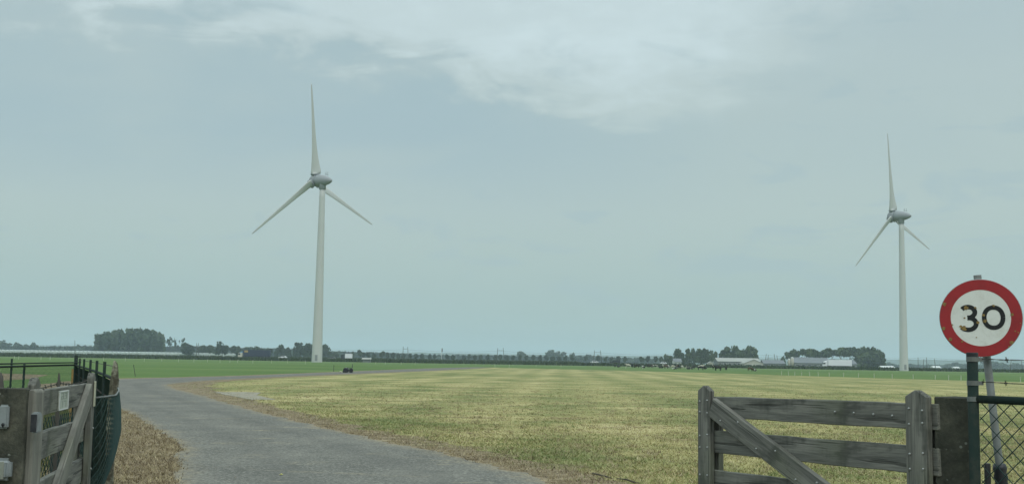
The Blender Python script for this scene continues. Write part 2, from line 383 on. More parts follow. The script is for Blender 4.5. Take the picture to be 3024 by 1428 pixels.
ROAD_L = [(-2.05, -6), (-2.15, 3), (-2.6, 8), (-3.9, 14), (-5.95, 20.9), (-7.85, 25.6), (-9.9, 30.7), (-12.2, 35.5), (-16.6, 45), (-21.5, 57), (-24.1, 71), (-22.6, 82), (-20.9, 92.7), (-18.9, 123), (-13.7, 204), (-7.5, 262)]
ROAD_R = [(1.75, -6), (1.7, 3), (1.45, 8), (.52, 14.3), (0, 16.2), (-.82, 18.3), (-1.87, 20.6), (-3.68, 24.7), (-6.7, 31.8), (-10.55, 41.8), (-16.2, 56), (-18.1, 64), (-18.6, 77), (-16.6, 106), (-10.4, 170), (-4.2, 262)]
EL, ER = smooth_line(ROAD_L, 16, .16), smooth_line(ROAD_R, 16, .22)
BOUND = [(-4.2, 262), (0, 256), (30, 212), (56, 140), (90, 96), (120, 60), (120, -10)]
fo = np.vstack([smooth_line(ROAD_R, 10), smooth_line(BOUND, 30)+rng.normal(0, .5, (len(smooth_line(BOUND, 30)), 2))*[0.4, 1.6]*np.linspace(1, .2, len(smooth_line(BOUND, 30)))[:, None], [(60, -10)]])
sheet('mown_field', fo, .004, M['field'])
# verges of dead grass each side of the lane
def offset_line(L, off):
    d = np.gradient(L, axis=0); n = np.stack([d[:, 1], -d[:, 0]], 1); n /= np.linalg.norm(n, axis=1, keepdims=True)+1e-9
    o = off if np.ndim(off) else np.full(len(L), off)
    w = np.array([mnoise.noise(Vector((p[0]*.9, p[1]*.9, 5)))*.45+mnoise.noise(Vector((p[0]*3, p[1]*3, 1)))*.2 for p in L])
    out = L.copy(); out[:, 0] += o*(1+w)*1.35; return out
def strip(name, A, B, z, m):
    n = len(A); me = mesh(name, [(x, y, z) for x, y in A]+[(x, y, z) for x, y in B], [(i, i+1, n+i+1, n+i) for i in range(n-1)])
    bm = bmesh.new(); bm.from_mesh(me)
    for f in bm.faces:
        f.normal_update()
        if f.normal.z < 0: f.normal_flip()
    bm.to_mesh(me); bm.free(); return struct(name, me, m)
kr = np.interp(ER[:, 1], [0, 14, 25, 45, 58, 70, 120, 262], [.9, .85, .8, 1.0, 1.6, 1.2, .8, .5])
strip('right_verge', ER, offset_line(ER, kr), .008, M['verge'])
kl = np.interp(EL[:, 1], [0, 6, 14, 25, 35, 60, 90, 262], [-1.2, -1.3, -2.6, -2.4, -1.6, -.9, -.7, -.5])
strip('left_verge', EL, offset_line(EL, kl), .010, M['verge'])
sheet('dry_strip', [(-80, 46), (-23, 46), (-27, 56), (-28.5, 70), (-33, 84), (-46, 92), (-90, 96)], .006, M['verge'])
NR_ = 9; V_, F_, A_ = [], [], []
YS = np.unique(np.concatenate([EL[:, 1], ER[:, 1]])); YS = YS[np.concatenate([[True], np.diff(YS) > .02])]; nl = len(YS)
QL = np.column_stack([np.interp(YS, EL[:, 1], EL[:, 0]), YS]); QR = np.column_stack([np.interp(YS, ER[:, 1], ER[:, 0]), YS])
for r in range(NR_):
    u_ = r/(NR_-1)
    for p, q in zip(QL, QR): c_ = p*(1-u_)+q*u_; V_.append((c_[0], c_[1], .014)); A_.append(u_)
for r in range(NR_-1):
    for i in range(nl-1): F_.append((r*nl+i, (r+1)*nl+i, (r+1)*nl+i+1, r*nl+i+1))
lane_me = mesh('lane', V_, F_); at_ = lane_me.attributes.new('across', 'FLOAT', 'POINT'); at_.data.foreach_set('value', A_)
struct('lane', lane_me, M['asphalt'])
# cracked concrete slab set in the verge
b = MB(); q_ = [(-12.4, 49.2), (-11.3, 49.9), (-10.5, 49.6), (-9.9, 46.0), (-8.3, 41.7), (-9.0, 41.1), (-10.0, 43.4), (-10.9, 45.4)]; n_ = len(q_)
b.add([(x, y, 0) for x, y in q_]+[(x, y, .022) for x, y in q_], [tuple(range(n_)), tuple(range(2*n_-1, n_-1, -1))]+[(i, (i+1) % n_, n_+(i+1) % n_, n_+i) for i in range(n_)])
tag(obj('concrete_slab', b.mesh('concrete_slab'), M['slab']), 'pale flat concrete slab lying in the grass beside the bend in the lane', 'slab')
# motorway bank across the background (profile y,z), slightly uneven along x
prof = [(505, -.05), (520, .15), (560, .35), (596, .75), (606, .9), (668, .9), (676, .75), (700, .3), (730, -.05)]
xs = np.linspace(-900, 900, 181); V, Fc = [], []
for i, x in enumerate(xs):
    for y, z in prof: V.append((x, y+.02*abs(x)*0, z+(.18*mnoise.noise(Vector((x*.03, y*.02, 0))) if 510 < y < 600 else 0)))
n = len(prof)
for i in range(len(xs)-1):
    for j in range(n-1): Fc.append((i*n+j, (i+1)*n+j, (i+1)*n+j+1, i*n+j+1))
M['bank'] = material('bank_grass', lambda t: t.ramp(t.noise(t.mapping(gp(t), scale=(.02, .12, .3)), 1., 5, .6), [(.35, (.085, .115, .045)), (.5, (.16, .175, .085)), (.65, (.28, .255, .15))]), .95, .1)
struct('motorway_bank', mesh('motorway_bank', V, Fc), M['bank'])
M['carriageway'] = dirty((.16, .16, .155), .3, .05, (.12, .12, .12), .9, .2, name='carriageway')
b = MB(); b.box(-900, 900, 610, 664, .85, .925); struct('motorway', b.mesh('motorway'), M['carriageway'])
# low wooded ridge on the horizon
def ridge(name, x0, x1, y, h, m, amp, sc_, n=420, edge=.12, deep=400):
    V, Fc = [], []
    for i in range(n+1):
        u = i/n; x = x0+(x1-x0)*u
        e_ = min(1, u/edge)*min(1, (1-u)/edge); e_ = e_*e_*(3-2*e_)
        top = h*e_*(.86+.22*mnoise.fractal(Vector((x*.0006, 1.3, y*.01)), 1, 2, 3))+amp*(mnoise.fractal(Vector((x*sc_, 7, y)), .8, 2.1, 4)+.4)*min(1, e_*3)
        top = max(top, .2)
        V += [(x, y-deep, -.5), (x, y-deep*.35, top*.72), (x, y, top), (x, y+deep, -.5)]
    for i in range(n):
        for j in range(3): Fc.append((i*4+j, (i+1)*4+j, (i+1)*4+j+1, i*4+j+1))
    return struct(name, mesh(name, V, Fc), m)
M['ridge'] = material('wooded_ridge', lambda t: t.ramp(t.noise(gp(t), .05, 4, .6), [(.3, (.03, .045, .02)), (.7, (.07, .09, .04))]), .95, .1)
ridge('hills', -900, 3600, 4300, 34, M['ridge'], 3.0, .012)

# ------------------------------------------------------------------ rough vegetation that nobody could count
def tufts(n, xf, hw, hh, lean=.35, k=3):
    """n blades as triangles: xf(n)-> (x,y,z) base arrays"""
    p = xf(n); n = len(p)
    w = rng.uniform(*hw, n); h = rng.uniform(*hh, n); a = rng.uniform(0, 2*np.pi, n)
    la = rng.uniform(0, 2*np.pi, n); ll = h*rng.uniform(0, lean, n)
    dx, dy = np.cos(a)*w/2, np.sin(a)*w/2
    V = np.empty((n, 3, 3)); V[:, 0] = p; V[:, 1] = p; V[:, 2] = p
    V[:, 0, 0] -= dx; V[:, 0, 1] -= dy; V[:, 1, 0] += dx; V[:, 1, 1] += dy
    V[:, 2, 0] += np.cos(la)*ll; V[:, 2, 1] += np.sin(la)*ll; V[:, 2, 2] += h
    return V.reshape(-1, 3)
def stuff(name, V, m, label, cat, k=3): return tag(obj(name, np_mesh(name, V, k), m), label, cat, None, 'stuff')
# reed and rough-grass belt along the ditch in front of the motorway
def belt(n):
    x = rng.uniform(-330, 420, n); y = 500+rng.uniform(0, 1, n)**1.3*52
    keep = np.array([mnoise.noise(Vector((a*.02, b*.05, 2))) for a, b in zip(x, y)]) > -.45
    x, y = x[keep], y[keep]; return np.stack([x, y, np.full(len(x), .0)], 1)
hv = []
for (hw, hh, cnt) in (((.6, 1.5), (.6, 1.25), 34000), ((.8, 2.2), (.9, 1.75), 12000)):
    hv.append(tufts(cnt, belt, hw, hh, .5))
stuff('reed_belt', np.vstack(hv), M['reed'], 'dark green belt of reeds and rough grass along the motorway ditch', 'reeds')
def belt2(n):
    x = rng.uniform(-420, 40, n); y = rng.uniform(685, 720, n); return np.stack([x, y, np.full(n, .2)], 1)
stuff('roadside_scrub', tufts(9000, belt2, (1.2, 2.6), (1.0, 2.2), .4), M['reed'], 'low dark scrub strip behind the motorway at the left', 'scrub')

# hay stubble and grass blades close to the gate
def signed(P, L):
    """distance of points to a polyline"""
    d = np.full(len(P), 1e9)
    for i in range(len(L)-1):
        a, b = L[i], L[i+1]; ab = b-a; t = np.clip(((P-a)@ab)/(ab@ab+1e-9), 0, 1); d = np.minimum(d, np.hypot(*(P-(a+t[:, None]*ab)).T))
    return d
def wedge(n, y0, y1, pw=1.):
    u = rng.uniform(0, 1, n); y = y0+(y1-y0)*(u**pw if pw > 0 else 1-np.sqrt(1-u*.999)); x = y*rng.uniform(-.6, .6, n); return np.stack([x, y], 1)
def road_x(P):
    return np.interp(P[:, 1], ER[:, 1], ER[:, 0]), np.interp(P[:, 1], EL[:, 1], EL[:, 0])
GL, GLd = [], []
for (n_, y0, y1, pw, hw, hh) in ((210000, 10.5, 40, -1, (.006, .014), (.015, .045)), (150000, 16, 120, -1, (.012, .03), (.015, .04))):
    P = wedge(n_, y0, y1, pw); xr, xl = road_x(P); P = P[P[:, 0] > xr+.1]; xr, _ = road_x(P)
    dd = signed(P, ER[::6]) if len(P) < 400000 else P[:, 0]-xr
    noisew = np.array([mnoise.noise(Vector((p[0]*.9, p[1]*.9, 4))) for p in P])
    dry = dd < .75+.55*noisew+rng.normal(0, .12, len(P))
    dens = rng.uniform(0, 1, len(P)) < np.where(dry, .8, 1)
    g = P[~dry]; q = P[dry & dens]
    GL.append(tufts(0, lambda n, g=g: np.column_stack([g, np.full(len(g), .004)]), hw, hh, 2.6))
    GLd.append(tufts(0, lambda n, q=q: np.column_stack([q, np.full(len(q), .006)]), hw, (hh[0]*.6, hh[1]*.75), 2.2))
stuff('mown_grass', np.vstack(GL), M['blade'], 'mown straw and green stubble of the hay meadow', 'grass')
# greener uncut fringe beside the verge, and loose clumps of hay and grass over the stubble
def clumps(cx, n_blades, spread, hw, hh, lean):
    c = np.repeat(cx, n_blades, axis=0); c = c+rng.normal(0, 1, c.shape)*np.repeat(spread, n_blades)[:, None]
    return tufts(0, lambda n: np.column_stack([c, np.full(len(c), .004)]), hw, hh, lean)
P = wedge(250000, 10.5, 60, -1); xr, _ = road_x(P); P = P[P[:, 0] > xr+.3]; dd = signed(P, ER[::5])
nz = np.array([mnoise.noise(Vector((p[0]*.35, p[1]*.35, 6))) for p in P]); w_ = np.exp(-((dd-2.0-.6*nz)/1.0)**2)*np.clip(.75+nz*1.6, 0, 1)
P = P[rng.uniform(0, 1, len(P)) < w_]
stuff('green_fringe', tufts(0, lambda n: np.column_stack([P, np.full(len(P), .004)]), (.006, .016), (.02, .055), 1.6), M['fringe'], 'greener uncut fringe of grass along the right verge', 'grass')
P = wedge(6600, 11, 75, -1); xr, _ = road_x(P); P = P[P[:, 0] > xr+.9]
stuff('hay_clumps', clumps(P, 16, rng.uniform(.03, .14, len(P)), (.006, .016), (.02, .07), 2.4), M['dry'], 'loose brown hay clumps left on the mown meadow', 'hay')
P = wedge(1700, 11, 70, -1); xr, _ = road_x(P); P = P[P[:, 0] > xr+.9]
stuff('grass_tufts', clumps(P, 14, rng.uniform(.03, .10, len(P)), (.006, .014), (.02, .075), 1.4), M['fringe'], 'scattered taller green grass tufts on the mown meadow', 'grass')
# dead grass of the left verge, plus litter creeping onto the asphalt
P = wedge(300000, 10.5, 45, -1); xr, xl = road_x(P); P = P[(P[:, 0] < xl+.02+np.abs(rng.normal(0, .10, len(P)))*(rng.uniform(0, 1, len(P)) < .3)) & (P[:, 0] > xl-5)]
dn = np.array([mnoise.noise(Vector((p[0]*.7, p[1]*.7, 8))) for p in P]); P = P[(dn > -.9)]
GLd.append(tufts(0, lambda n: np.column_stack([P, np.full(len(P), .006)]), (.007, .02), (.015, .06), 2.4))
P2 = wedge(90000, 12, 45); xr, xl = road_x(P2); e = np.minimum(np.abs(P2[:, 0]-xr), np.abs(P2[:, 0]-xl)); inside = (P2[:, 0] < xr) & (P2[:, 0] > xl)
P2 = P2[inside & (rng.uniform(0, 1, len(P2)) < np.exp(-e/.3)*.8)]
GLd.append(tufts(0, lambda n: np.column_stack([P2, np.full(len(P2), .015)]), (.005, .012), (.003, .008), 5.))
for EE, sg in ((ER, 1), (EL, -1)):
    yy = 11+34*(1-np.sqrt(1-rng.uniform(0, .999, 420))); xx = np.interp(yy, EE[:, 1], EE[:, 0])+sg*np.abs(rng.normal(.05, .55, 420))
    GLd.append(clumps(np.column_stack([xx, yy]), 12, rng.uniform(.02, .09, 420), (.005, .012), (.02, .075), 1.8))
stuff('dead_grass', np.vstack(GLd), M['dry'], 'brown dead grass along both edges of the lane', 'grass')
# taller grass left behind the left gate
P3 = np.column_stack([rng.uniform(-16, -3.2, 60000), rng.uniform(8, 30, 60000)]); xr, xl = road_x(P3); P3 = P3[P3[:, 0] < xl-1.6]
stuff('rough_grass', tufts(0, lambda n: np.column_stack([P3, np.full(len(P3), .006)]), (.008, .025), (.05, .3), .8), M['rough'], 'taller dry and green grass behind the left gate fence', 'grass')

# ================================================================== TREES
def crown_mesh(name, lobes, nq, size, seed, gap=.0):
    g = np.random.default_rng(seed); V = []
    w = np.array([l[3]*l[3]*l[4] for l in lobes]); w /= w.sum()
    idx = g.choice(len(lobes), nq, p=w)
    for i in idx:
        cx, cy, cz, r, rz = lobes[i]
        d = g.normal(size=3); d /= np.linalg.norm(d); k = g.uniform(.25, 1)**.45
        p = np.array([cx, cy, cz])+d*np.array([r, r, rz])*k
        nrm = d+g.normal(size=3)*.7; nrm /= np.linalg.norm(nrm)
        a = np.cross(nrm, g.normal(size=3)); a /= np.linalg.norm(a); b_ = np.cross(nrm, a)
        s = size*g.uniform(.5, 1.25)
        V += [p-a*s-b_*s*.6, p+a*s*.9-b_*s*.5, p+a*s*.4+b_*s*.9, p-a*s*.6+b_*s*.6]
    V = np.array(V); rad = np.percentile(np.hypot(V[:, 0], V[:, 1]), 97); V[:, :2] *= .5/rad; zt_ = np.percentile(V[:, 2], 99.6); zb = V[:, 2].min(); V[:, 2] = zb+(V[:, 2]-zb)*(.97-zb)/(zt_-zb)
    return np_mesh(name, V, 4)
def trunk_mesh(name, base_r, h, limbs, seed):
    g = random.Random(seed); b = MB()
    b.tube([(0, 0, -.02), (g.uniform(-.02, .02), g.uniform(-.02, .02), h*.5), (g.uniform(-.04, .04), 0, h)], [base_r, base_r*.75, base_r*.4], 7)
    for i in range(limbs):
        a = g.uniform(0, 6.28); z0 = h*g.uniform(.45, .85); l = g.uniform(.18, .34)
        b.tube([(0, 0, z0), (math.cos(a)*l*.5, math.sin(a)*l*.5, z0+l*.45), (math.cos(a)*l, math.sin(a)*l, z0+l*.75)], [base_r*.45, base_r*.3, base_r*.12], 5)
    return b.mesh(name, True)
def lobes_for(kind, g):
    L = []
    if kind == 'round':
        for i in range(9): a = g.uniform(0, 6.28); r = g.uniform(.05, .27); L.append((math.cos(a)*r, math.sin(a)*r, g.uniform(.3, .74), g.uniform(.16, .25), g.uniform(.14, .24)))
    elif kind == 'oval':
        for i in range(8): a = g.uniform(0, 6.28); z = g.uniform(.52, .80); r = g.uniform(.0, .22)*(1.1-abs(z-.62)*1.6); L.append((math.cos(a)*r, math.sin(a)*r, z, g.uniform(.2, .29), g.uniform(.12, .17)))
    elif kind == 'tall':
        for i in range(13): a = g.uniform(0, 6.28); z = g.uniform(.16, .84); r = g.uniform(.05, .27)*(1.15-z*.45); L.append((math.cos(a)*r, math.sin(a)*r, z, g.uniform(.2, .3), g.uniform(.10, .16)))
    elif kind == 'canopy':
        for i in range(10): a = g.uniform(0, 6.28); r = g.uniform(.1, .34); L.append((math.cos(a)*r, math.sin(a)*r, g.uniform(.62, .84), g.uniform(.15, .22), g.uniform(.09, .15)))
    elif kind == 'wispy':
        for i in range(7): a = g.uniform(0, 6.28); r = g.uniform(.1, .34); L.append((math.cos(a)*r, math.sin(a)*r, g.uniform(.5, .92), g.uniform(.09, .16), g.uniform(.06, .1)))
    elif kind == 'bush':
        for i in range(9): a = g.uniform(0, 6.28); r = g.uniform(.0, .3); L.append((math.cos(a)*r, math.sin(a)*r, g.uniform(.15, .68), g.uniform(.17, .27), g.uniform(.16, .28)))
    return L
TREES = {}
for kind, nq, size, th, nl, br in (('round', 520, .075, .6, 5, .035), ('oval', 420, .085, .55, 4, .035), ('tall', 800, .075, .75, 6, .03), ('canopy', 640, .068, .78, 7, .03), ('wispy', 130, .05, .9, 9, .022), ('bush', 620, .085, .35, 4, .04)):
    TREES[kind] = []
    for s in range(4):
        g = random.Random(kind+str(s)); L = lobes_for(kind, g)
        TREES[kind].append((crown_mesh(f'{kind}_crown', L, nq, size, 100+s*7+len(kind)), trunk_mesh(f'{kind}_trunk', br, th, nl, s)))
        TREES[kind][-1][1].materials.append(M['bark'])
TC = 0
def tree(px, wpx, top, d, kind, label, cat='tree', group=None, name='tree', leaf='leaf', base=0., squash=1.):
    """a tree standing at distance d whose crown is wpx photo pixels wide and whose top reaches photo row top"""
    global TC
    TC += 1; x = at(px, top, d).x; h = Zt(px, top, d)-base; w = wpx*d/F_PX*1.12
    cr, tk = TREES[kind][TC % 4]
    if len(cr.materials) == 0: cr.materials.append(M[leaf])
    e = empty(name, (x, d, base), label, cat, group); e.scale = (w, w*squash, h/.97); e.rotation_euler.z = random.uniform(0, 6.28)
    c = local('crown', cr, None, e); t = local('trunk', tk, None, e)
    if leaf != cr.materials[0].name and M[leaf] is not cr.materials[0]:
        c.material_slots[0].link = 'OBJECT'; c.material_slots[0].material = M[leaf]
    return e
J = random.Random(3)
# lone round trees over the far line at the left edge
for i, (px, w, top) in enumerate([(14, 34, 1005), (57, 27, 1011), (80, 22, 1016), (103, 27, 1011)]):
    tree(px, w, top, 1350, 'round', f'{nth(i+1)} round tree from the left edge on the far skyline', group='round trees at the left edge of the skyline', leaf='leaf_blue', name='round_tree')
# big copse
cop = [(296, 34, 986), (313, 38, 979), (334, 40, 975), (356, 42, 972), (380, 42, 970), (404, 42, 970), (428, 40, 971), (449, 36, 975), (467, 30, 980), (480, 20, 986)]
for i, (px, w, top) in enumerate(cop):
    tree(px, w, top, 1000+J.uniform(-14, 14), 'tall', f'{nth(i+1)} tree from the left in the big dark copse on the left skyline', group='trees of the big left copse', name='copse_tree')
for i, (px, w, top) in enumerate([(306, 40, 990), (330, 44, 986), (352, 44, 983), (376, 46, 981), (400, 46, 981), (424, 44, 982), (446, 42, 986), (464, 34, 990)]):
    tree(px, w, top, 968+J.uniform(-8, 8), 'bush', f'{nth(i+1)} tree from the left in the front row of the big copse', group='front row trees of the big left copse', name='copse_tree', leaf='leaf_blue')
for i, (px, w, top, lb) in enumerate([(502, 24, 994, 'thin wind-bent bare-limbed tree right beside the big copse'), (519, 12, 998, 'narrow sparse tree between two thin trees right of the big copse'), (539, 24, 997, 'thin umbrella-topped tree standing alone right of the big copse')]):
    tree(px, w, top, 1020, 'wispy', lb, group='thin sparse trees beside the copse', name='sparse_tree')
mid = [(558, 36, 1012), (600, 30, 1019), (625, 26, 1019), (658, 38, 1009), (690, 24, 1021), (706, 16, 1021), (728, 24, 1024), (745, 34, 1022), (768, 34, 1024), (790, 30, 1028), (817, 14, 1026), (832, 26, 1017), (849, 13, 1025), (857, 9, 1031), (870, 10, 1024), (885, 34, 1011), (909, 28, 1013), (960, 30, 1016), (976, 20, 1036), (990, 22, 1038)]
for i, (px, w, top) in enumerate(mid):
    tree(px, w, top, 900+J.uniform(-30, 30), 'tall' if w < 28 or i in (15, 16, 17) else 'round', f'{nth(i+1)} tree from the left in the line between the copse and the near turbine tower' if px < 930 else ['tall tree just right of the near turbine tower', 'low tree second right of the near turbine tower', 'low tree third right of the near turbine tower'][i-17], group='trees behind the motorway left of centre', name='field_tree', leaf='leaf_blue')
# avenue of small round trees
zx = [40, 105, 170, 250, 305, 445, 510, 620, 682, 748, 813, 880, 968, 1020, 1092, 1162, 1238, 1305, 1380, 1450, 1520, 1590, 1660, 1730, 1800, 1950, 2085, 2168, 2232, 2303, 2380]
av = [(1042, 12, 1037), (1064, 15, 1032), (1075, 11, 1040), (1088, 13, 1040), (1105, 11, 1042), (1128, 16, 1036), (1145, 13, 1040), (1161, 13, 1040), (1176, 11, 1043), (1193, 13, 1043)]
av += [(1200+z/3.68, 12+J.uniform(-2, 2), 1043.5+(z/3.68)*.0125+J.uniform(-1.5, 1.5)) for z in zx] + [(1896, 15, 1052), (1914, 14, 1050), (1936, 14, 1051), (1953, 13, 1052)]
for i, (px, w, top) in enumerate(av):
    tree(px, w, top, 905, 'oval', f'{nth(i+1)} small round avenue tree from the left in the row along the motorway', group='avenue trees along the motorway', name='avenue_tree', leaf='leaf_blue', base=.0)
for i, (px, w, top) in enumerate([(1541, 28, 1037), (1625, 40, 1033), (1652, 40, 1037), (1691, 17, 1041), (1712, 40, 1049), (1738, 36, 1046), (1762, 30, 1048), (1790, 30, 1052), (1866, 30, 1059), (1880, 24, 1060)]):
    tree(px, w, top, 1500, 'round', f'{nth(i+1)} hazy tree from the left behind the avenue row', group='hazy trees behind the avenue', name='hazy_tree', leaf='leaf_blue')
for i, (px, w, top) in enumerate([(1976, 30, 1046), (2000, 24, 1029), (2015, 22, 1041), (2033, 20, 1029), (2048, 19, 1028), (2063, 22, 1029), (2077, 20, 1028), (2090, 14, 1031), (2102, 16, 1034), (2113, 16, 1038)]):
    tree(px, w, top, 780+J.uniform(-15, 15), 'tall' if i else 'bush', f'{nth(i+1)} tree from the left in the clump left of the long grey barn', group='trees left of the long barn', name='farm_tree')
for i, (px, w, top) in enumerate([(2132, 28, 1033), (2152, 28, 1024), (2174, 32, 1021), (2196, 28, 1026), (2217, 38, 1021), (2231, 20, 1032)]):
    tree(px, w, top, 800+J.uniform(-10, 10), 'round' if i > 2 else 'tall', f'{nth(i+1)} tree from the left in the grove behind the long grey barn', group='grove behind the long barn', name='farm_tree')
for i, (px, w, top) in enumerate([(2312, 18, 1051), (2332, 34, 1038), (2354, 38, 1031), (2380, 42, 1029), (2406, 42, 1029), (2432, 40, 1028), (2457, 36, 1029), (2483, 44, 1025), (2510, 44, 1024), (2536, 44, 1026), (2562, 50, 1025), (2586, 44, 1030), (2600, 30, 1040)]):
    kind = 'bush' if i == 0 or i > 8 else 'canopy'
    tree(px, w, top, 850+J.uniform(-12, 12), kind, f'{nth(i+1)} tree from the left in the long copse behind the silo barn', group='long copse behind the silo barn', name='copse_tree')
for i, (px, w, top) in enumerate([(2545, 46, 1042), (2572, 46, 1044), (2594, 36, 1050)]):
    tree(px, w, top, 820, 'bush', f'{nth(i+1)} dense shrub from the left at the right foot of the long copse', group='dense shrubs at the copse foot', name='shrub', cat='shrub')
for i, (px, w, top) in enumerate([(2630, 22, 1069), (2690, 26, 1073), (2797, 26, 1076), (2822, 40, 1069), (2868, 40, 1070), (2926, 46, 1064), (2960, 36, 1070), (3000, 40, 1071)]):
    tree(px, w, top, 1700, 'round', f'{nth(i+1)} hazy tree from the left below the far ridge at the right', group='hazy trees below the ridge at the right', name='hazy_tree', leaf='leaf_blue')
# far tree lines that read as one mass
def wood(name, segs, d, label, hw=(5, 13), n=2400):
    P, Hh = [], []
    for (p0, p1, t0, t1) in segs:
        m_ = max(20, int(n*(p1-p0)/1200))
        px = rng.uniform(p0, p1, m_); top = t0+(t1-t0)*(px-p0)/(p1-p0)
        for a, tp in zip(px, top):
            tp += 2.5*mnoise.noise(Vector((a*.05, d, 0)))+2*mnoise.noise(Vector((a*.17, d, 3)))
            z = Zt(a, tp, d); P.append((at(a, tp, d).x, d+rng.uniform(-25, 25), z))
    P = np.array(P); k = 5; V = []
    for x, y, z in P:
        for q in range(k):
            s = rng.uniform(hw[0], hw[1])*.35; c = np.array([x+rng.normal()*2, y+rng.normal()*3, max(.8, z*rng.uniform(.05, 1.0)-s*.5)])
            a = rng.normal(size=3); a /= np.linalg.norm(a); b_ = np.cross(a, rng.normal(size=3)); b_ /= np.linalg.norm(b_)
            V += [c-a*s, c-b_*s, c+a*s, c+b_*s]
    return stuff(name, np.array(V), M['leaf_blue'], label, 'wood', 4)
wood('far_wood', [(-60, 285, 1024, 1022), (285, 480, 1026, 1026), (480, 700, 1021, 1025), (700, 930, 1027, 1032), (930, 1200, 1036, 1044)], 1450, 'continuous hazy tree line along the skyline at the left', n=3200)
wood('far_hedge', [(1190, 1500, 1047, 1050), (1500, 1800, 1050, 1056), (1800, 2000, 1056, 1060)], 1600, 'thin hazy hedge line behind the avenue trees', n=2600)
wood('right_wood', [(2620, 2800, 1076, 1078), (2800, 3080, 1074, 1078)], 1900, 'hazy low tree line below the ridge at the right', n=2400)

# ================================================================== WIND TURBINES
def loft(rings, close=True):
    b = MB(); n = len(rings[0]); v = [p for r in rings for p in r]; f = []
    for i in range(len(rings)-1):
        for j in range(n): f.append((i*n+j, i*n+(j+1) % n, (i+1)*n+(j+1) % n, (i+1)*n+j))
    if close: f += [tuple(range(n-1, -1, -1)), tuple((len(rings)-1)*n+j for j in range(n))]
    return b.add(v, f)
def turbine(px, d, nose_az, spin, hub_z, label, base_r=1.85):
    x = X(px, d); e = empty('wind_turbine', (x, d, 0), label, 'wind turbine', 'wind turbines in the field')
    tw = MB(); zt = hub_z-2.3
    prof = [(base_r, -.3), (base_r, 0)]+[(base_r+(.98-base_r)*((k/16)**.92), zt*k/16) for k in range(1, 17)]
    tw.lathe(prof, 40); local('tower', tw.mesh('tower', True), M['turb'], e)
    for k in (.34, .66): 
        fl = MB(); z = zt*k; r = base_r+(.98-base_r)*k**.92; fl.lathe([(r+.012, z-.09), (r+.03, z-.05), (r+.03, z+.05), (r+.012, z+.09)], 40)
        local('flange_ring', fl.mesh('flange_ring', True), M['turb'], e)
    dr = MB(); dr.box(-.45, .45, -base_r-.06, -base_r+.3, .5, 2.6); local('tower_door', dr.mesh('tower_door', bevel=.03), M['nac'], e)
    az = R(nose_az); til = R(4)
    a = Vector((math.sin(az)*math.cos(til), math.cos(az)*math.cos(til), math.sin(til)))
    h = Vector((-math.cos(az), math.sin(az), 0)); u = h.cross(a); u = u if u.z > 0 else -u
    C = Vector((0, 0, hub_z))                                 # on the rotor axis above the tower
    def egg(prof, n=36): return [[C+a*s+(h*math.cos(2*math.pi*j/n)+u*math.sin(2*math.pi*j/n))*r for j in range(n)] for s, r in prof]
    nac = [(-4.6, .02), (-4.5, .28), (-4.15, .62), (-3.5, 1.02), (-2.5, 1.42), (-1.2, 1.78), (.2, 2.02), (1.6, 2.16), (2.65, 2.2)]
    nc = local('nacelle', loft(egg(nac)).mesh('nacelle', True), M['nac'], e)
    hubp = [(2.72, 2.14), (3.2, 2.16), (4.0, 2.1), (4.9, 1.85), (5.6, 1.4), (6.1, .75), (6.3, .05)]
    hb = local('hub', loft(egg(hubp)).mesh('hub', True), M['nac'], e)
    col = MB(); col.lathe([(1.02, zt-1.0), (1.22, zt-.9), (1.24, zt+.5), (1.5, zt+1.2)], 28); local('yaw_collar', col.mesh('yaw_collar', True), M['nac'], e)
    an = MB(); q = C+a*(-1.3)+u*2.0
    an.tube([q, q+u*1.25], .05); an.tube([q+u*.55-h*.5, q+u*.55+h*.55], .04); an.tube([q-a*.9-u*.2, q-a*.9+u*.95], .05); an.tube([q-a*.9+u*.95-h*.35, q-a*.9+u*.95+h*.35], .06); an.tube([q+a*.3+u*.25, q-a*1.4+u*.05], .06)
    local('anemometer_mast', an.mesh('anemometer_mast'), M['steel'], nc)
    hc = C+a*4.0; RR = 35.
    for k in range(3):
        th = R(spin+120*k); s_ = u*math.cos(th)+h*math.sin(th); le = -u*math.sin(th)+h*math.cos(th)
        rings = []
        for r, ch, tk_, tw_, off in [(1.4, 2.0, 2.0, 30, .0), (2.25, 2.2, 2.0, 30, .02), (2.35, 3.55, 1.5, 30, .10), (3.4, 3.7, 1.25, 28, .14), (5, 3.35, 1.0, 22, .15), (7.5, 2.75, .72, 16, .15), (11, 2.2, .5, 10, .15), (16, 1.75, .36, 6, .15), (22, 1.35, .25, 3, .15), (28, .98, .17, 1, .15), (32.5, .72, .11, 0, .15), (34.3, .48, .07, 0, .15), (35, .16, .04, 0, .2)]:
            tw2 = R(tw_+3); cd_ = le*math.cos(tw2)+a*math.sin(tw2); nd = -le*math.sin(tw2)+a*math.cos(tw2)
            ring = []
            for j in range(18):
                t = 2*math.pi*j/18; cx = math.cos(t); yy = math.sin(t)*(1-.35*(1-cx)/2)
                ring.append(hc+s_*r+cd_*(cx*ch/2-ch*off)+nd*(yy*tk_/2)+a*(r/35)**2*.3)
            rings.append(ring)
        bl = local('blade', loft(rings).mesh('blade', True), M['turb'], e)
        n = 28; rr = [[hc+s_*r+(le*math.cos(2*math.pi*j/n)*q1+a*math.sin(2*math.pi*j/n)*q2) for j in range(n)] for r, q1, q2 in ((1.9, 1.45, 1.3), (2.36, 1.5, 1.35), (2.40, 1.62, 1.45), (2.56, 1.62, 1.45))]
        local('root_collar', loft(rr).mesh('root_collar', True), M['nac'], bl)
    return e
turbine(936, 416, -54.5, 9, 65.0, 'nearer white three-bladed wind turbine standing left of centre', 1.88)
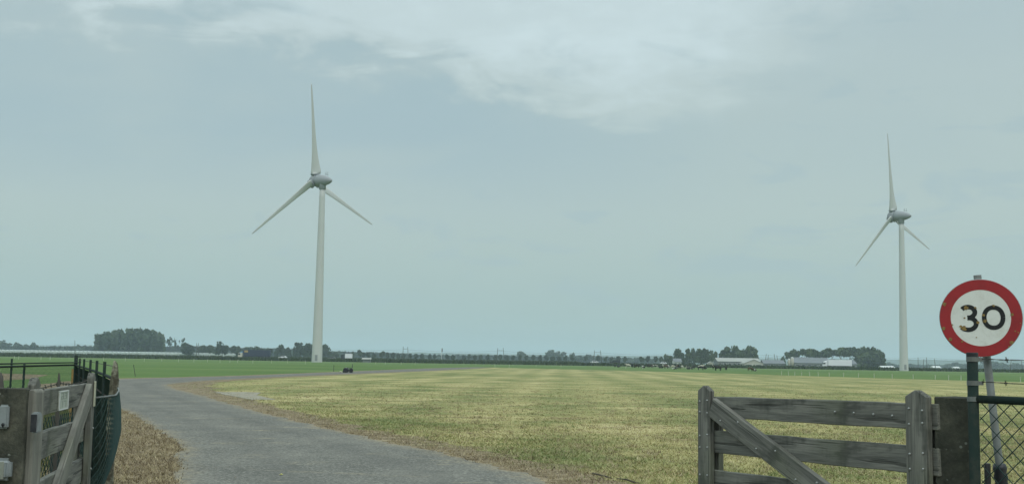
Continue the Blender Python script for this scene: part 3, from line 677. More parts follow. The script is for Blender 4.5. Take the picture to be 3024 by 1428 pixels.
turbine(2669, 484, -42.5, 11, 64.3, 'farther white wind turbine at the right beside the speed limit sign', 1.8)

# ================================================================== BUILDINGS
M['roofgrey'] = dirty((.17, .18, .19), .3, .5, (.11, .115, .12), .8, .2, name='fibre_cement_roof')
M['roofpale'] = dirty((.34, .34, .31), .25, .5, (.26, .26, .23), .8, .2, name='pale_roof')
M['wallpale'] = dirty((.46, .45, .39), .25, .6, (.33, .32, .27), .85, .2, name='pale_wall')
M['wallgrey'] = dirty((.19, .20, .20), .3, .6, (.11, .115, .115), .85, .2, name='grey_cladding')
M['glassdark'] = dirty((.03, .035, .04), .2, 3, (.06, .065, .07), .25, .5, name='dark_pane')
M['whitewall'] = dirty((.62, .63, .61), .15, .6, (.5, .5, .48), .7, .2, name='white_wall')
M['ghglass'] = dirty((.50, .54, .53), .2, .2, (.38, .41, .40), .35, .5, name='greenhouse_glass')
M['silo'] = dirty((.42, .40, .33), .35, 1.2, (.30, .26, .18), .6, .3, name='silo_shell')
M['truckwhite'] = dirty((.74, .75, .74), .1, .5, (.62, .63, .62), .35, .5, name='white_vehicle_paint')
M['navy'] = dirty((.025, .030, .060), .15, .6, (.035, .040, .065), .6, .3, name='navy_tarpaulin')
M['ochre'] = dirty((.40, .29, .10), .2, 1, (.34, .25, .1), .6, .3, name='ochre_panel')
M['skyblue'] = dirty((.12, .30, .48), .15, 1, (.1, .25, .4), .4, .4, name='light_blue_paint')
M['cream'] = dirty((.52, .50, .40), .15, 1, (.42, .40, .32), .45, .4, name='cream_paint')
M['blackpaint'] = dirty((.014, .015, .017), .15, 1, (.03, .03, .032), .35, .5, name='black_vehicle_paint')
M['tyre'] = dirty((.016, .016, .016), .3, 4, (.03, .03, .028), .9, .2, name='tyre_rubber')
M['lampglass'] = dirty((.45, .42, .36), .1, 5, (.35, .33, .3), .3, .5, name='lamp_glass')
def barn(name, px0, px1, d, depth, eave, ridge_z, wall, roof, label, gable=False, vents=0, windows=6, cat='barn', base=0.):
    x0, x1 = X(px0, d), X(px1, d); e = empty(name, ((x0+x1)/2, d, base), label, cat); w = (x1-x0)/2
    b = MB()
    if gable:
        b.prism([(-w, -.2), (w, -.2), (w, eave), (0, ridge_z-.12), (-w, eave)], 0, depth)
        rf = MB(); rf.prism([(-w-.4, eave-.12), (0, ridge_z-.05), (0, ridge_z+.2), (-w-.4, eave+.12)], -.4, depth+.4); rf.prism([(w+.4, eave-.12), (w+.4, eave+.12), (.01, ridge_z+.2), (.01, ridge_z-.05)], -.4, depth+.4)
    else:
        b.box(-w, w, 0, depth, -.2, eave)
        b.add([(-w, 0, eave), (-w, depth, eave), (-w, depth/2, ridge_z-.15), (w, 0, eave), (w, depth, eave), (w, depth/2, ridge_z-.15)], [(0, 1, 2), (3, 5, 4)])
        rf = MB()
        for s, y_ in ((1, -.5), (-1, depth+.5)):
            rf.add([(-w-.4, y_, eave-.15), (w+.4, y_, eave-.15), (w+.4, depth/2, ridge_z), (-w-.4, depth/2, ridge_z), (-w-.4, y_, eave+.0), (w+.4, y_, eave+.0), (w+.4, depth/2, ridge_z+.16), (-w-.4, depth/2, ridge_z+.16)], [(0, 1, 2, 3), (4, 7, 6, 5), (0, 4, 5, 1), (3, 2, 6, 7), (0, 3, 7, 4), (1, 5, 6, 2)])
    local('wall', b.mesh('wall'), wall, e); ro = local('roof', rf.mesh('roof'), roof, e)
    for i in range(vents):
        v = MB(); xx = -w+2*w*(i+.5)/vents; v.prism([(xx-.35, ridge_z-.1), (xx+.35, ridge_z-.1), (xx+.35, ridge_z+.45), (xx-.35, ridge_z+.45)], depth/2-.5, depth/2+.5); local('roof_vent', v.mesh('roof_vent'), roof, ro)
    for i in range(windows):
        v = MB(); xx = -w+2*w*(i+.5)/windows; ww = w/windows*.6; v.box(xx-ww, xx+ww, -.06, .05, eave*.34, eave*.74); wn = local('window', v.mesh('window'), M['whitewall'], e)
        v = MB(); v.box(xx-ww*.86, xx+ww*.86, -.09, -.05, eave*.38, eave*.70); local('pane', v.mesh('pane'), M['glassdark'], wn)
    return e
barn('long_barn', 2120, 2245, 735, 16, 3.4, 5.5, M['wallgrey'], M['roofpale'], 'long grey barn with pale roof and row of windows below the grove', vents=3, windows=9)
barn('gabled_shed', 2198, 2254, 712, 14, 2.3, 4.7, M['wallpale'], M['roofpale'], 'cream shed with low gable in front of the long grey barn', gable=True, windows=2, cat='shed')
barn('low_stable', 2256, 2318, 740, 12, 2.6, 4.6, M['wallgrey'], M['roofgrey'], 'low dark stable between the cream shed and the silos', windows=4, cat='barn')
barn('silo_barn', 2346, 2452, 745, 18, 3.2, 6.6, M['wallgrey'], M['roofgrey'], 'big grey-roofed barn right of the two silos', vents=5, windows=6)
barn('end_barn', 2455, 2530, 752, 16, 3.0, 5.6, M['wallgrey'], M['roofgrey'], 'dark barn behind the white articulated lorry', vents=2, windows=4)
barn('white_farmhouse', 1990, 2012, 735, 7, 2.6, 4.6, M['whitewall'], M['roofgrey'], 'small white farmhouse half hidden among trees left of the barns', windows=2, cat='house')
barn('garden_hut', 2092, 2108, 715, 5, 1.9, 3.0, M['wallpale'], M['roofpale'], 'pale garden hut at the left end of the long grey barn', gable=True, windows=1, cat='hut')
barn('field_shed', 1071, 1093, 492, 3, 1.35, 1.75, M['wallgrey'], M['roofpale'], 'small grey-green field shed by the reeds right of the near turbine', gable=False, windows=0, cat='shed')
barn('low_tunnel', 2604, 2640, 700, 6, 1.2, 2.0, M['whitewall'], M['whitewall'], 'low white-roofed shelter right of the long copse', windows=0, cat='shelter')
for i, (p, wp, top, lb) in enumerate([(2756, 22, 1080, 'small pale roofed shed far below the ridge'), (2818, 16, 1082, 'smaller pale shed far below the ridge, nearest the speed sign')]):
    barn('far_shed', p, p+wp, 1300, 10, 1.6, Zt(p, top, 1300), M['whitewall'], M['whitewall'], lb, windows=1, cat='shed')
for px, wpx, top, lb in ((2330, 8, 1057.5, 'shorter cream feed silo left of the grey-roofed barn'), (2339.5, 9, 1053, 'taller cream feed silo with white domed top beside the barn')):
    d = 725; r = wpx*d/F_PX/2; hz = Zt(px, top, d); e = empty('feed_silo', (X(px, d), d, 0), lb, 'silo', 'feed silos')
    b = MB(); b.lathe([(r*.25, 1.0), (r, 2.2), (r, hz-1.0)], 20); local('shell', b.mesh('shell', True), M['silo'], e)
    b = MB(); b.lathe([(r*1.02, hz-1.0), (r*.8, hz-.4), (r*.25, hz)], 20); local('dome', b.mesh('dome', True), M['whitewall'], e)
    for k in range(4):
        a = k*math.pi/2+.78; b = MB(); b.tube([(math.cos(a)*r*.85, math.sin(a)*r*.85, -.1), (math.cos(a)*r*.85, math.sin(a)*r*.85, 2.3)], .07); local('leg', b.mesh('leg'), M['steel'], e)
# long greenhouse on the left skyline
x0, x1 = X(-40, 905), X(690, 905); e = empty('greenhouse', ((x0+x1)/2, 905, 0), 'very long low pale greenhouse along the skyline at the left', 'greenhouse'); w = (x1-x0)/2
b = MB(); b.box(-w, w, 0, 40, -.2, 3.3); local('glass_wall', b.mesh('glass_wall'), M['ghglass'], e)
nb = 60; rm = MB(); rm.prism([(-w/nb, 3.3), (0, 4.1), (w/nb, 3.3)], -.1, 40.1); rme = rm.mesh('roof_bay'); rme.materials.append(M['ghglass'])
for i in range(nb): local('roof_bay', rme, None, e, Matrix.Translation((-w+2*w*(i+.5)/nb, 0, 0)))

# ================================================================== VEHICLES (built facing -X, standing on the carriageway)
RZ = .925
def wheel(e, x, y, r, z=0):
    b = MB(); n = 18; b.add([(x+r*math.cos(2*math.pi*j/n), y+s*.13, z+r+r*math.sin(2*math.pi*j/n)) for s in (-1, 1) for j in range(n)], [tuple(range(n)), tuple(range(2*n-1, n-1, -1))]+[(j, (j+1) % n, n+(j+1) % n, n+j) for j in range(n)])
    w_ = local('wheel', b.mesh('wheel'), M['tyre'], e)
    b = MB(); b.add([(x+r*.55*math.cos(2*math.pi*j/n), y+s*.145, z+r+r*.55*math.sin(2*math.pi*j/n)) for s in (-1, 1) for j in range(n)], [tuple(range(n)), tuple(range(2*n-1, n-1, -1))]+[(j, (j+1) % n, n+(j+1) % n, n+j) for j in range(n)])
    local('rim', b.mesh('rim'), M['steel'], w_)
def lorry(px, d, label, body, cabm, body_len, body_z0, body_z1, cab=True, top=None, patch=False, face=1, cab_len=2.3, group='lorries on the motorway', sill=None):
    """px = photo column of the front bumper"""
    e = empty('lorry', (X(px, d), d, RZ), label, 'lorry', group)
    b = MB(); b.box(cab_len+.5, cab_len+.5+body_len, 0, 2.5, body_z0, body_z1); local('cargo_body', b.mesh('cargo_body', bevel=.05), body, e)
    b = MB(); b.box(.4, cab_len+.4+body_len, .35, 2.15, .7, 1.0); local('chassis', b.mesh('chassis'), M['tyre'], e)
    b = MB(); b.prism([(0, .45), (0, 1.5), (.3, 2.75), (cab_len, 2.85), (cab_len, .45)], 0, 2.5); local('cab', b.mesh('cab', bevel=.06), cabm, e)
    b = MB(); b.prism([(.28, 1.6), (.45, 2.45), (1.25, 2.45), (1.25, 1.6)], -.02, .06); local('side_window', b.mesh('side_window'), M['glassdark'], e)
    b = MB(); b.add([(-.02, .15, 1.55), (-.02, 2.35, 1.55), (.27, 2.35, 2.7), (.27, .15, 2.7)], [(0, 1, 2, 3)]); ws = b.mesh('windscreen'); local('windscreen', ws, M['glassdark'], e)
    b = MB(); b.box(-.05, .05, .1, .5, .6, .85); local('headlight', b.mesh('headlight'), M['lampglass'], e)
    b = MB(); b.box(-.05, .05, 2.0, 2.4, .6, .85); local('headlight', b.mesh('headlight'), M['lampglass'], e)
    b = MB(); b.box(.05, .3, -.25, -.05, 1.6, 2.3); local('mirror', b.mesh('mirror'), M['blackpaint'], e)
    if top is not None:
        b = MB(); b.prism([(.5, 2.8), (cab_len, 3.6), (cab_len, 2.8)], .2, 2.3); local('wind_deflector', b.mesh('wind_deflector', bevel=.05), top, e)
    if patch:
        b = MB(); b.box(cab_len+1.1, cab_len+3.0, -.03, .02, body_z1-1.3, body_z1-.25); local('side_panel', b.mesh('side_panel'), M['ochre'], e)
    ws_ = [1.2]+([cab_len+.9] if body_len > 6 else [])+([cab_len+body_len-k for k in (1.0, 2.3, 3.6)] if body_len > 6 else [cab_len+body_len-.9])
    for x in ws_:
        for y in (.2, 2.3): wheel(e, x, y, .5)
    return e
lorry(702, 624, 'navy blue articulated lorry with a pale cab left of the near turbine', M['navy'], M['cream'], 14.2, .95, 4.3, top=M['skyblue'], patch=True)
lorry(2431, 640, 'white articulated lorry passing the dark barn at the right', M['truckwhite'], M['truckwhite'], 12.8, .8, 4.0, top=M['truckwhite'])
lorry(1006, 630, 'small lorry with a boxy white body right of the near turbine', M['truckwhite'], M['blackpaint'], 3.7, .7, 3.1, cab_len=1.8)
def car(px, d, label, paint, L=4.3, H=1.5, van=False, cat='car', group='cars on the motorway'):
    e = empty('van' if van else 'car', (X(px, d), d, RZ), label, cat, group)
    k = L/4.3
    if van: prof = [(0, .35), (0, .85), (.75*k, 1.05), (1.35*k, H-.08), (1.7*k, H), (L-.15, H), (L, .9), (L, .35)]
    else: prof = [(0, .35), (.02, .72), (.95*k, .88), (1.65*k, H-.07), (2.1*k, H), (3.2*k, H-.04), (3.95*k, 1.0), (L, .92), (L, .35)]
    b = MB(); b.prism(prof, 0, 1.75); local('body', b.mesh('body', bevel=.05), paint, e)
    b = MB(); b.prism([(1.15*k, .98), (1.7*k, H-.15), (2.15*k, H-.1), (2.15*k, .98)], -.02, .05); local('front_window', b.mesh('front_window'), M['glassdark'], e)
    b = MB(); b.prism([(2.25*k, .98), (2.25*k, H-.1), (3.1*k, H-.13), (3.6*k, .98)], -.02, .05); local('rear_window', b.mesh('rear_window'), M['glassdark'], e)
    for y in (.2, 1.3):
        b = MB(); b.box(-.04, .1, y, y+.3, .58, .74); local('headlight', b.mesh('headlight'), M['lampglass'], e)
    for x in (.85*k, 3.45*k):
        for y in (.1, 1.65): wheel(e, x, y, .31)
    return e
car(822, 618, 'white car on the motorway just left of the near turbine tower', M['truckwhite'])
car(1743, 618, 'white estate car on the motorway ahead of the dark van', M['truckwhite'])
car(1799, 625, 'long dark van on the motorway behind the white estate car', M['blackpaint'], 6.0, 1.95, True, 'van')
car(1949, 622, 'small white car on the motorway before the farm trees', M['truckwhite'], 3.6)
car(968, 640, 'silver car emerging from behind the near turbine tower', M['steel'], 4.1)

# ================================================================== POLES, WIRES, STAKES
def pole(name, px0, px1, top, d, label, group, m=M['pole'], r=.16, arm=0., cat='pole', steps=True, base=0.):
    x0, x1 = X(px0, d), at(px1, top, d).x; z = Zt(px1, top, d)
    e = empty(name, (x0, d, base), label, cat, group); dx = x1-x0
    b = MB(); b.tube([(0, 0, -.3), (dx*.5, 0, z*.5), (dx, 0, z)], [r*1.2, r, r*.75], 10); local('shaft', b.mesh('shaft', True), m, e)
    if arm:
        b = MB(); b.box(dx*.86-.1, dx*.86+arm, -.07, .07, z*.84, z*.84+.16); local('crossarm', b.mesh('crossarm'), m, e)
    for s in (.93, .8):
        b = MB(); b.tube([(dx*s, -.25, z*s), (dx*s, .25, z*s)], .09, 6); local('insulator', b.mesh('insulator'), M['steel'], e)
    return e
G_ = 'masts along the railway line'
for a in [(221, 221, 1004, 'lone dark mast left of the big copse', 0), (580, 581, 1012, 'left mast of the pair right of the big copse', 1.3), (587, 586, 1012, 'right mast of the pair right of the big copse', 0),
          (1189, 1191, 1022, 'left mast of the portal nearest the centre-left avenue trees', 2.8), (1206, 1204, 1023, 'right mast of the portal nearest the centre-left avenue trees', 0),
          (1467, 1470, 1027, 'left mast of the middle railway portal', 3.6), (1490, 1486, 1026, 'right mast of the middle railway portal', 0),
          (1752, 1756, 1033, 'left mast of the portal above the white estate car', 4.2), (1778, 1773, 1033, 'right mast of the portal above the white estate car', 0),
          (2258, 2263, 1044, 'leaning first mast from the left over the low stable', 0), (2266, 2269, 1047, 'second mast from the left over the low stable', 0), (2292, 2286, 1044, 'leaning third mast from the left over the low stable', 0), (2299, 2294, 1048, 'fourth mast from the left over the low stable', 0),
          (2711, 2711, 1054, 'first mast from the left right of the far turbine tower', 0), (2725, 2728, 1059, 'second mast from the left right of the far turbine tower', 1.9), (2737, 2736, 1054, 'third mast from the left right of the far turbine tower', 0), (2763, 2759, 1058, 'fourth mast from the left right of the far turbine tower', 0),
          (2982, 2986, 1064, 'mast seen through the barbed wire right of the speed sign', 0), (3020, 3016, 1064, 'rightmost mast seen at the right picture edge', 0)]:
    pole('railway_mast', a[0], a[1], a[2], 790, a[3], G_, arm=a[4], r=.19)
e = pole('roadside_mast', 1304, 1304, 1027, 700, 'thin white mast with a dark box top at the centre of the skyline', None, M['whitewall'], .14)
b = MB(); zt_ = Zt(1304, 1027, 700); b.box(-.05, .55, -.2, .2, zt_-2.4, zt_-.1); local('antenna_box', b.mesh('antenna_box'), M['wallgrey'], e)
for i, (t0, t1, lb) in enumerate([(1024, 1040, 'upper overhead wire strung along the railway masts'), (1029, 1048, 'lower overhead wire strung along the railway masts')]):
    pts = []; nodes = [-60, 221, 583, 890, 1197, 1478, 1765, 2010, 2266, 2500, 2730, 3000, 3100]
    for j in range(len(nodes)-1):
        for k in range(8):
            u_ = k/8; px = nodes[j]+(nodes[j+1]-nodes[j])*u_; z = Zt(nodes[j], 1012+.0157*nodes[j]+i*5, 790)*(1-u_)+Zt(nodes[j+1], 1012+.0157*nodes[j+1]+i*5, 790)*u_
            pts.append((X(px, 790), 790, z-1.1*4*u_*(1-u_)))
    b = MB(); b.tube(pts, .045, 4); tag(obj('overhead_wire', b.mesh('overhead_wire'), M['wire']), lb, 'wire', 'overhead wires')
sm = MB(); sm.tube([(0, 0, -.2), (0, 0, .97)], [.035, .03], 6); sm.box(-.05, .05, -.05, .05, .80, .86); stake_me = sm.mesh('fence_stake'); stake_me.materials.append(M['stake'])
def stake(px, d, hgt, label, group):
    o = obj('fence_stake', stake_me, None, None, Matrix.Translation((X(px, d), d, 0)) @ Matrix.Rotation(J.uniform(-.06, .06), 4, 'Y') @ Matrix.Diagonal((1.3, 1.3, hgt, 1))); return tag(o, label, 'stake', group)
lx = sorted([42, 55, 121, 148, 306, 370, 426, 478, 527, 573, 613, 650, 679, 702, 747, 802, 849, 902])
for i, p in enumerate(lx): stake(p, 290+J.uniform(-12, 25), .85, f'{nth(i+1)} pale fence stake from the left along the far edge of the green pasture', 'fence stakes of the left pasture')
rx = [95, 167, 230, 300, 383, 470, 583, 730, 880, 1043, 1225, 1440, 1663, 1800, 1927, 2232, 2535]
bl = smooth_line(BOUND, 20)
for i, z in enumerate(rx):
    p = 2280+z/3.4624; s = X(p, 1); k = int(np.argmin(np.abs(bl[:, 0]/bl[:, 1]-s))); stake(p, float(bl[k, 1])+3.5+J.uniform(-.6, .6), .62, f'{nth(i+1)} pale fence stake from the left along the right edge of the mown meadow', 'fence stakes along the mown meadow')
for i, (p, d) in enumerate([(1110, 330), (1138, 335), (1185, 330), (1226, 340), (1462, 268), (1504, 262), (1583, 330), (1657, 330), (1848, 300), (1897, 290), (2040, 300)]): stake(p, d, .8, f'{nth(i+1)} pale fence stake from the left in the middle pasture', 'fence stakes of the middle pasture')
b = MB(); b.tube([(0, 0, -.1), (-.19, 0, .82)], .022, 6); tag(obj('leaning_stake', b.mesh('leaning_stake'), M['pole'], None, Matrix.Translation((X(403, 83), 83, 0))), 'thin dark stake leaning left in the pasture beside the bend', 'stake')
b = MB(); b.tube([(0, 0, -.1), (.03, 0, .75)], .03, 6); tag(obj('thin_stake', b.mesh('thin_stake'), M['pole'], None, Matrix.Translation((X(986, 131), 131, 0))), 'thin dark stake beside the lane left of the black tubs', 'stake')
# black tubs and pump by the lane
d = 124; cx = X(1024, d); e = empty('water_tub', (cx, d, 0), 'black covered water tub with a pump pipe beside the far lane', 'trough'); q = d/F_PX
b = MB(); b.prism([(-.42, 0), (.06, 0), (.20, .12), (.26, .36), (.05, .42), (-.25, .53), (-.32, .46)], 0, .7); local('tub', b.mesh('tub', bevel=.05, seg=2), M['plasticdark'], e)
b = MB(); b.prism([(.28, 0), (.62, 0), (.66, .42), (.44, .47), (.3, .40)], .05, .55); local('side_tub', b.mesh('side_tub', bevel=.04, seg=2), M['plasticdark'], e)
b = MB(); b.tube([(.02, .1, .50), (.3, .1, .52), (.55, .1, .50), (.60, .1, .56), (.61, .1, .92)], .032, 8); local('pump_pipe', b.mesh('pump_pipe', True), M['plasticdark'], e)
b = MB(); b.prism([(-.18, .50), (.1, .42), (.22, .40), (.1, .50), (-.1, .56)], .1, .5); local('cover', b.mesh('cover', bevel=.01), M['plasticgrey'], e)
b = MB(); b.lathe([(.05, -.03), (.17, .02), (.15, .09), (.06, .12)], 9); tag(obj('pale_stone', b.mesh('pale_stone', True), M['reflector'], None, Matrix.Translation((cx-.55, d-.3, .03))), 'pale stone on the verge left of the black tub', 'stone')

# ================================================================== COWS
def cow_mesh(kind):
    me = bpy.data.meshes.new('cow_base'); b = bmesh.new(); V = {}
    def v(k, co): V[k] = b.verts.new(co); return V[k]
    z0 = 1.08 if kind != 'lying' else .48
    J_ = {'hip': (.75, 0, z0), 'mid': (.1, 0, z0-.06), 'sh': (-.55, 0, z0)}
    for k, c in J_.items(): v(k, c)
    E = [('hip', 'mid'), ('mid', 'sh')]
    rad = {'hip': .32, 'mid': .40, 'sh': .33}
    if kind == 'grazing': neck = [('nk', (-.95, 0, z0-.22), .17), ('hd', (-1.2, 0, .42), .13), ('mz', (-1.3, 0, .16), .09)]
    else: neck = [('nk', (-.95, 0, z0+.22), .17), ('hd', (-1.2, 0, z0+.34), .14), ('mz', (-1.5, 0, z0+.2), .09)]
    pr = 'sh'
    for k, c, r in neck: v(k, c); rad[k] = r; E.append((pr, k)); pr = k
    v('tl', (1.08, 0, z0-.05)); v('tl2', (1.14, 0, z0-.6 if kind != 'lying' else .1)); rad['tl'] = .06; rad['tl2'] = .035; E += [('hip', 'tl'), ('tl', 'tl2')]
    for s in (-1, 1):
        for nm, x, root in (('f', -.55, 'sh'), ('r', .8, 'hip')):
            if kind == 'lying': pts = [(x, .26*s, .26), (x-.3, .34*s, .1), (x-.05, .36*s, .06)]
            elif nm == 'f': pts = [(x, .18*s, .72), (x-.03, .18*s, .4), (x, .18*s, .03)]
            else: pts = [(x, .2*s, .75), (x+.1, .2*s, .45), (x+.02, .2*s, .03)]
            pr = root
            for j, (c, r) in enumerate(zip(pts, (.15, .085, .065))):
                k = nm+str(s)+str(j); v(k, c); rad[k] = r; E.append((pr, k)); pr = k
    for a_, b_ in E: b.edges.new((V[a_], V[b_]))
    b.verts.index_update(); order = list(V.keys()); b.to_mesh(me); b.free()
    o = bpy.data.objects.new('tmp', me); COL.objects.link(o)
    md = o.modifiers.new('s', 'SKIN'); o.modifiers.new('u', 'SUBSURF').levels = 1
    sv = me.skin_vertices[0].data
    for i, k in enumerate(order): sv[i].radius = (rad[k], rad[k]); sv[i].use_root = (k == 'hip')
    dg = bpy.context.evaluated_depsgraph_get(); res = bpy.data.meshes.new_from_object(o.evaluated_get(dg)); res.name = 'cow_body'
    bpy.data.objects.remove(o); res.polygons.foreach_set('use_smooth', [True]*len(res.polygons)); return res
def cow_mat(name, c1, c2, th):
    def fn(t):
        v = oc(t); ob = t.new('ShaderNodeObjectInfo').outputs['Random']
        cb = t.new('ShaderNodeCombineXYZ'); t.l.new(t.math('MULTIPLY', ob, 50), cb.inputs[0])
        n = t.noise(t.vmath('ADD', v, cb.outputs[0]), 1.6, 1, .4); return t.mix(t.smooth(n, th-.02, th+.02), c1, c2)
    return material(name, fn, .8, .2)
CM = {'pied': cow_mat('pied_hide', (.015, .014, .013), (.55, .54, .48), .53), 'dark': cow_mat('dark_hide', (.014, .013, .012), (.03, .026, .022), .5), 'pale': cow_mat('pale_hide', (.48, .46, .38), (.40, .37, .29), .5), 'brown': cow_mat('brown_hide', (.07, .045, .03), (.12, .08, .05), .5)}
CMESH = {k: cow_mesh(k) for k in ('standing', 'grazing', 'lying')}
for k in CMESH: CMESH[k].materials.append(CM['dark'])
cz = [(1816, 1082), (1827, 1083), (1855, 1083.5), (1868, 1084), (1876, 1085), (1881, 1085), (1900, 1086), (1914, 1084), (1919, 1082), (1926, 1083), (1936, 1084), (1952, 1085), (1962, 1086), (1967, 1088), (1973, 1086), (1988, 1087), (1992, 1090), (2000, 1088), (2005, 1089), (2014, 1088), (2029, 1089), (2037, 1090), (2049, 1088), (2070, 1088), (2077, 1088), (2083, 1087), (2070.5, 1092), (2109, 1088), (2119, 1095), (2144, 1092), (2216, 1094), (2229, 1094)]
cz.sort(); poses = ['grazing', 'standing', 'lying', 'grazing', 'standing']; hides = ['dark', 'pied', 'dark', 'pale', 'pied', 'dark', 'brown']
for i, (px, py) in enumerate(cz):
    d = 405-(py-1082-.007*(px-1816))*13+J.uniform(-10, 10); ps = poses[(i*7) % 5]; hd = hides[(i*5+i//3) % 7]
    o = obj('cow', CMESH[ps], None, None, Matrix.Translation((X(px, d), d, 0)) @ Matrix.Rotation(J.uniform(0, 6.28), 4, 'Z') @ Matrix.Scale(J.uniform(.74, .9), 4))
    o.material_slots[0].link = 'OBJECT'; o.material_slots[0].material = CM[hd]
    tag(o, f'{ {"dark":"black","pied":"black and white","pale":"pale","brown":"brown"}[hd]} {ps} cow, {nth(i+1)} from the left of the herd', 'cow', 'cows in the far pasture')

# ================================================================== GATEWAY IN THE FOREGROUND
def frame(p0, p1, nrm):
    p0, p1 = Vector(p0), Vector(p1); x = (p1-p0).normalized(); z = Vector(nrm); z = (z-x*z.dot(x)).normalized(); y = z.cross(x)
    return Matrix(((x.x, y.x, z.x, p0.x), (x.y, y.y, z.y, p0.y), (x.z, y.z, z.z, p0.z), (0, 0, 0, 1))), (p1-p0).length
def beam(name, p0, p1, w, th, nrm, m, parent, bevel=.004, w1=None):
    Mx, L = frame(p0, p1, nrm); w1 = w1 or w; b = MB(); N = 10; V, Fs = [], []
    for i in range(N+1):                                   # sawn plank with slightly uneven edges
        u = i/N; x = L*u; hw = (w+(w1-w)*u)/2; j0, j1 = random.uniform(-.0025, .0025), random.uniform(-.0025, .0025); jz = random.uniform(-.0012, .0012)
        V += [(x, -hw+j0, -th/2+jz), (x, hw+j1, -th/2+jz), (x, hw+j1, th/2+jz), (x, -hw+j0, th/2+jz)]
    for i in range(N):
        for j in range(4): Fs.append((i*4+j, i*4+(j+1) % 4, (i+1)*4+(j+1) % 4, (i+1)*4+j))
    Fs += [(3, 2, 1, 0), tuple(N*4+j for j in range(4))]
    b.add(V, Fs); return part(name, b.mesh(name, bevel=bevel), m, parent, Mx)
def stile(name, base, h, shoulder, w, th, wdir, m, parent):
    """upright plank, gabled top; local X up, Y across"""
    z = Vector((0, 0, 1)); y = Vector((wdir[0], wdir[1], 0)).normalized(); n_ = z.cross(y)
    Mx = Matrix(((z.x, y.x, n_.x, base[0]), (z.y, y.y, n_.y, base[1]), (z.z, y.z, n_.z, base[2]), (0, 0, 0, 1)))
    pl = [(0, -w/2), (shoulder, -w/2), (h-.004, -.008), (h-.004, .008), (shoulder, w/2), (0, w/2)]
    b = MB(); n = len(pl); b.add([(x, yy, -th/2) for x, yy in pl]+[(x, yy, th/2) for x, yy in pl], [tuple(range(n-1, -1, -1)), tuple(range(n, 2*n))]+[(i, (i+1) % n, n+(i+1) % n, n+i) for i in range(n)])
    return part(name, b.mesh(name, bevel=.004), m, parent, Mx)
BOARD_Z = [(1.201, 1.327), (.988, 1.120), (.745, .885), (.50, .635), (.27, .40)]
def gate(Np, g, nv, L, label, far_drop, brace, mats, far_w=.125, near_w=.14, many=True, bolts=()):
    g3 = Vector((g[0], g[1], 0)).normalized(); n3 = Vector((nv[0], nv[1], 0)).normalized(); N3 = Vector((Np[0], Np[1], 0))
    e = empty('wooden_gate', N3, label, 'gate', 'wooden field gate leaves')
    P_ = lambda s, z, o=0.: N3+g3*s+n3*o+Vector((0, 0, z-far_drop*s/L))
    for i, (z0, z1) in enumerate(BOARD_Z):
        beam('board', P_(-.10, (z0+z1)/2), P_(L+.04, (z0+z1)/2), z1-z0, .030, n3, mats[0], e)
    for s, w in ((0, near_w), (L, far_w)):
        for o, hh_ in ((.0345, 1.395), (-.0345, 1.315)): stile('stile', P_(s, .16, o), hh_-.16, hh_-.035-.16, w, .036, g3, mats[1], e)
    z0, z1 = brace; beam('brace', P_(L-far_w/2-.004, z1, .034), P_(near_w/2+.004, z0, .034), .125, .034, n3, mats[2], e)
    bm_ = MB()
    def bolt(s, z, o): 
        c = P_(s, z, o); bm_.tube([c-n3*.004, c+n3*.003, c+n3*.0065], [.0062, .0062, .0035], 8)
    for s, w in ((0, near_w), (L, far_w)):
        for z0_, z1_ in BOARD_Z[:4]:
            for ds in ((-.3, .3) if many else (.25,)):
                for zz in ((z0_+.03, z1_-.03) if many else ((z0_+z1_)/2,)): bolt(s+ds*w, zz+random.uniform(-.006, .006), .053)
    for k in range(9 if many else 0):
        u_ = (k+.4)/9; s = (L-.1)*(1-u_)+.1*u_; z = z1+(z0-z1)*(1-(s-near_w/2)/(L-near_w)); bolt(s, z+(.035 if k % 2 else -.035), .051)
    for s, z in bolts: bolt(s, z, .0155)
    tag(part('bolt_heads', bm_.mesh('bolt_heads', True), M['bolt'], e), None, None, None, 'stuff')
    return e, P_, n3, g3
# right leaf, open towards the meadow
NR, gR, nR = (2.007, 5.70), (-.447, .894), (-.894, -.447)
eR, PR, n3, g3 = gate(NR, gR, nR, 1.72, 'weathered grey wooden gate leaf standing open at the right, beside the speed sign', .022, (.58, 1.262), (M['wood'], M['wood'], M['wood']), bolts=[(.19, 1.262), (.32, 1.264), (.46, 1.266), (.60, 1.268)])
b = MB(); c0 = PR(-.06, 1.262, 0); b.tube([c0, c0+Vector((.11, .0, 0))], .014, 10); part('hinge_pin', b.mesh('hinge_pin', True), M['steel'], eR)
b = MB(); c0 = PR(-.06, .55, 0); b.tube([c0, c0+Vector((.11, .0, 0))], .014, 10); part('hinge_pin', b.mesh('hinge_pin', True), M['steel'], eR)
